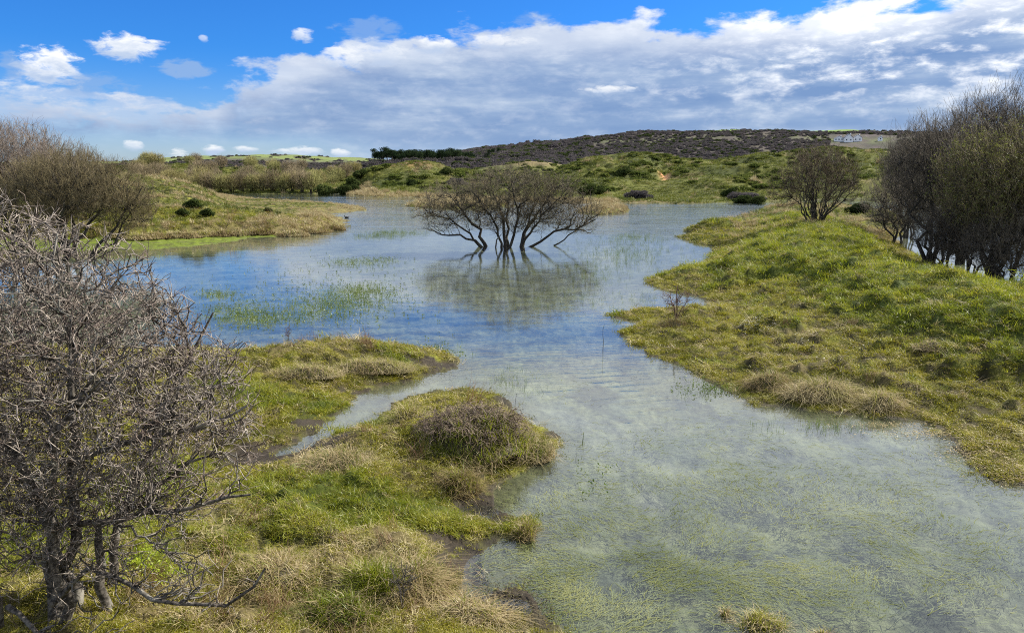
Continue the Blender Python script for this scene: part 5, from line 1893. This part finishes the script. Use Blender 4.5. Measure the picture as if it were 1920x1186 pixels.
def hillside(px, py, D0=900, D1=1400):
    d = pix_dir(px, py)
    d = d / math.hypot(d[0], d[1])
    D = np.linspace(D0, D1, 400)
    P = np.c_[d[0] * D, d[1] * D]
    hit = np.nonzero(land(P)[0] > CAM_Z + d[2] * D)[0]
    i = hit[0] if len(hit) else 399
    return P[i, 0], P[i, 1], float(land(P[i:i + 1])[0][0])


def house(px, py, w, d, h, rh, label, nwin):
    x, y, z = hillside(px, py)
    z += .3
    a = math.atan2(x, y)
    root = thing('white_house', label, 'house', (x, y, z), -a * .6, 'white houses on the distant hill')
    def box(name, x0, x1, y0, y1, z0, z1, mat, par=root):
        v = [(a_, b_, c_) for c_ in (z0, z1) for b_ in (y0, y1) for a_ in (x0, x1)]
        f = [(0, 2, 3, 1), (4, 5, 7, 6), (0, 1, 5, 4), (2, 6, 7, 3), (0, 4, 6, 2), (1, 3, 7, 5)]
        me = bpy.data.meshes.new(name); me.from_pydata(v, [], f); me.materials.append(mat)
        return link(name, me, par)
    box('wall', -w/2, w/2, -d/2, d/2, -1.5, h, M_WHITE)
    v = [(-w/2, -d/2, h), (w/2, -d/2, h), (w/2, d/2, h), (-w/2, d/2, h), (0, -d/2, h + rh), (0, d/2, h + rh)]
    me = bpy.data.meshes.new('gable'); me.from_pydata(v, [], [(0, 1, 4), (2, 3, 5), (0, 4, 5, 3), (1, 2, 5, 4)]); me.materials.append(M_WHITE)
    link('gable', me, root)
    e = .5
    v = [(-w/2 - e, -d/2 - e, h - .15), (0, -d/2 - e, h + rh + .2), (0, d/2 + e, h + rh + .2), (-w/2 - e, d/2 + e, h - .15), (w/2 + e, -d/2 - e, h - .15), (w/2 + e, d/2 + e, h - .15)]
    v += [(p[0], p[1], p[2] + .25) for p in v]
    f = [(0, 1, 2, 3), (4, 5, 2, 1), (6, 9, 8, 7), (10, 7, 8, 11), (0, 6, 7, 1), (1, 7, 10, 4), (3, 2, 8, 9), (2, 5, 11, 8), (0, 3, 9, 6), (4, 10, 11, 5)]
    me = bpy.data.meshes.new('roof'); me.from_pydata(v, [], f); me.materials.append(M_SLATE)
    rf = link('roof', me, root)
    box('chimney', w * .2, w * .2 + .9, -.5, .5, h + rh * .4, h + rh + 1.2, M_WHITE, rf)
    for k in range(nwin):
        cx = -w/2 + w * (k + .5) / nwin
        wn = box('window', cx - .7, cx + .7, -d/2 - .06, -d/2 + .1, 1.2, 2.9, M_GLASS)


house(1590, 266, 10, 8, 4.6, 4.6, 'white gabled house, tallest gable of the distant cluster', 2)
house(1572, 265, 11, 7, 3.4, 2.6, 'low white house at the left end of the distant cluster', 3)
house(1607, 265, 10, 8, 4.0, 3.6, 'white house with a lower gable at the right end of the distant cluster', 2)
house(1650, 264, 5, 5, 2.8, 2.0, 'tiny white building apart from the cluster, seen through twigs', 1)


# ------------------------------------------------------------------ duck and driftwood
def duck():
    g = ground(650, 408.5)
    root = thing('duck', 'small dark duck swimming off the tip of the left spit', 'duck', (g[0], g[1], 0), R(200))
    m = mat_principled('dark_duck_feathers', (0.02, 0.02, 0.022), .6)
    body = [(-.26, .03, .05), (-.2, 0, .10), (-.1, 0, .13), (.05, 0, .13), (.16, 0, .09), (.19, 0, .05)]
    P = np.array([[(-.30, 0, .14), (-.22, 0, .09), (-.08, 0, .06), (.08, 0, .06), (.18, 0, .09), (.215, 0, .16), (.225, 0, .24), (.25, 0, .285), (.30, 0, .275)]])
    Rd = np.array([[.012, .07, .115, .115, .085, .048, .04, .048, .02]])
    v, f = tubes(P, Rd, 10)
    link('body', mesh_from('body', v, f, m, True), root)
    P = np.array([[(.29, 0, .275), (.33, 0, .268), (.355, 0, .262)]])
    v, f = tubes(P, np.array([[.018, .014, .004]]), 6)
    link('bill', mesh_from('bill', v, f, mat_principled('duck_bill', (.5, .45, .35), .5)), root)


duck()


def stick(px, py, pts, r, label, mat, z=None):
    loc = on_land(px, py, .5) if z is None else at_px(px, py, z)
    P = resample(np.array(pts, float), 7)[None]
    v, f = tubes(P, np.linspace(r, r * .35, 7)[None], 6)
    o = link('driftwood', mesh_from('driftwood', v, f, mat, True), loc=loc)
    tag(o, label, 'branch', 'loose branches')


stick(1690, 488, [(-.4, 0, .2), (0, .05, .22), (.5, .1, .16)], .05, 'pale bare branch lying on the crest of the right bank', M_BARK_PALE)
stick(1130, 655, [(0, 0, -.2), (.02, 0, .3), (-.03, 0, .55), (.03, 0, .75)], .012, 'dark thin stick standing upright in the channel', M_BARK_DARK, 0)
stick(1092, 830, [(0, 0, -.1), (.01, 0, .08), (.02, .0, .2)], .012, 'short green shoot standing in the near channel', G_REED, 0)
stick(1080, 860, [(0, 0, -.1), (.0, 0, .06), (.01, .0, .12)], .006, 'short dark twig standing in the near channel below the green shoot', M_BARK_DARK, 0)
stick(965, 760, [(0, 0, -.1), (.02, 0, .15), (.05, .0, .3)], .006, 'thin dark twig in the water beside the bramble mound', M_BARK_DARK, 0)


# ------------------------------------------------------------------ small marks on the banks
def flecks(name, label, cat, areas, size, mat, flat=.25, seed=1, lift=.02):
    rng = np.random.default_rng(seed)
    Q = []
    for px, py, rx, ry, c in areas:
        a = rng.normal(0, .5, (c, 2))
        for q in a:
            Q.append(ground(px + q[0] * rx, py + q[1] * ry, .15))
    Q = np.array(Q)
    h = land(Q)[0]
    P = np.c_[Q, np.maximum(h, 0) + lift + rng.uniform(0, .03, len(Q))]
    v, f = leaf_quads(np.zeros((len(P), 3)), size, rng)
    v[:, 2] *= flat
    v += np.repeat(P, 4, axis=0)
    tag(link(name, mesh_from(name, v, f, mat)), label, cat, kind='stuff')


M_ALGAE = mat_principled('dried_white_algae', (0.62, 0.60, 0.54), .8)
flecks('dried_algae', 'white dried algae in two patches on the flat part of the right bank', 'algae',
       [(1420, 577, 14, 8, 260), (1408, 628, 22, 7, 420), (1440, 640, 20, 8, 160), (1490, 660, 40, 10, 110), (1560, 690, 60, 10, 90), (1740, 695, 14, 4, 60), (1600, 668, 40, 12, 80)], .022, M_ALGAE)
flecks('shore_glitter', 'pale specks painting the glitter of light along the wet right shore', 'litter',
       [(1760, 800, 120, 10, 900), (1850, 830, 80, 24, 1600), (1890, 870, 50, 26, 700), (1650, 785, 90, 6, 400)], .022, G_STRAW, seed=2)  # pale specks added for the glitter of light on the wet shore
flecks('shore_litter', 'dark and pale bits of dead reed along the muddy near shores', 'litter',
       [(930, 950, 30, 40, 260), (1000, 1130, 60, 60, 500), (600, 830, 90, 30, 500), (820, 690, 50, 14, 260), (930, 1100, 70, 60, 500), (1250, 690, 120, 40, 300)], .020, M_SOIL, seed=3)
flecks('hawthorn_leaves', 'fresh yellow-green leaves sprouting at the foot of the thorny bush', 'leaves',
       [(275, 1120, 40, 40, 420), (330, 1140, 40, 24, 200), (210, 1150, 40, 30, 200)], .020, mat_leafy('fresh_sprouting_leaves', [(0, (.20, .28, .02)), (1, (.38, .44, .03))], .5), flat=1, seed=4, lift=.18)
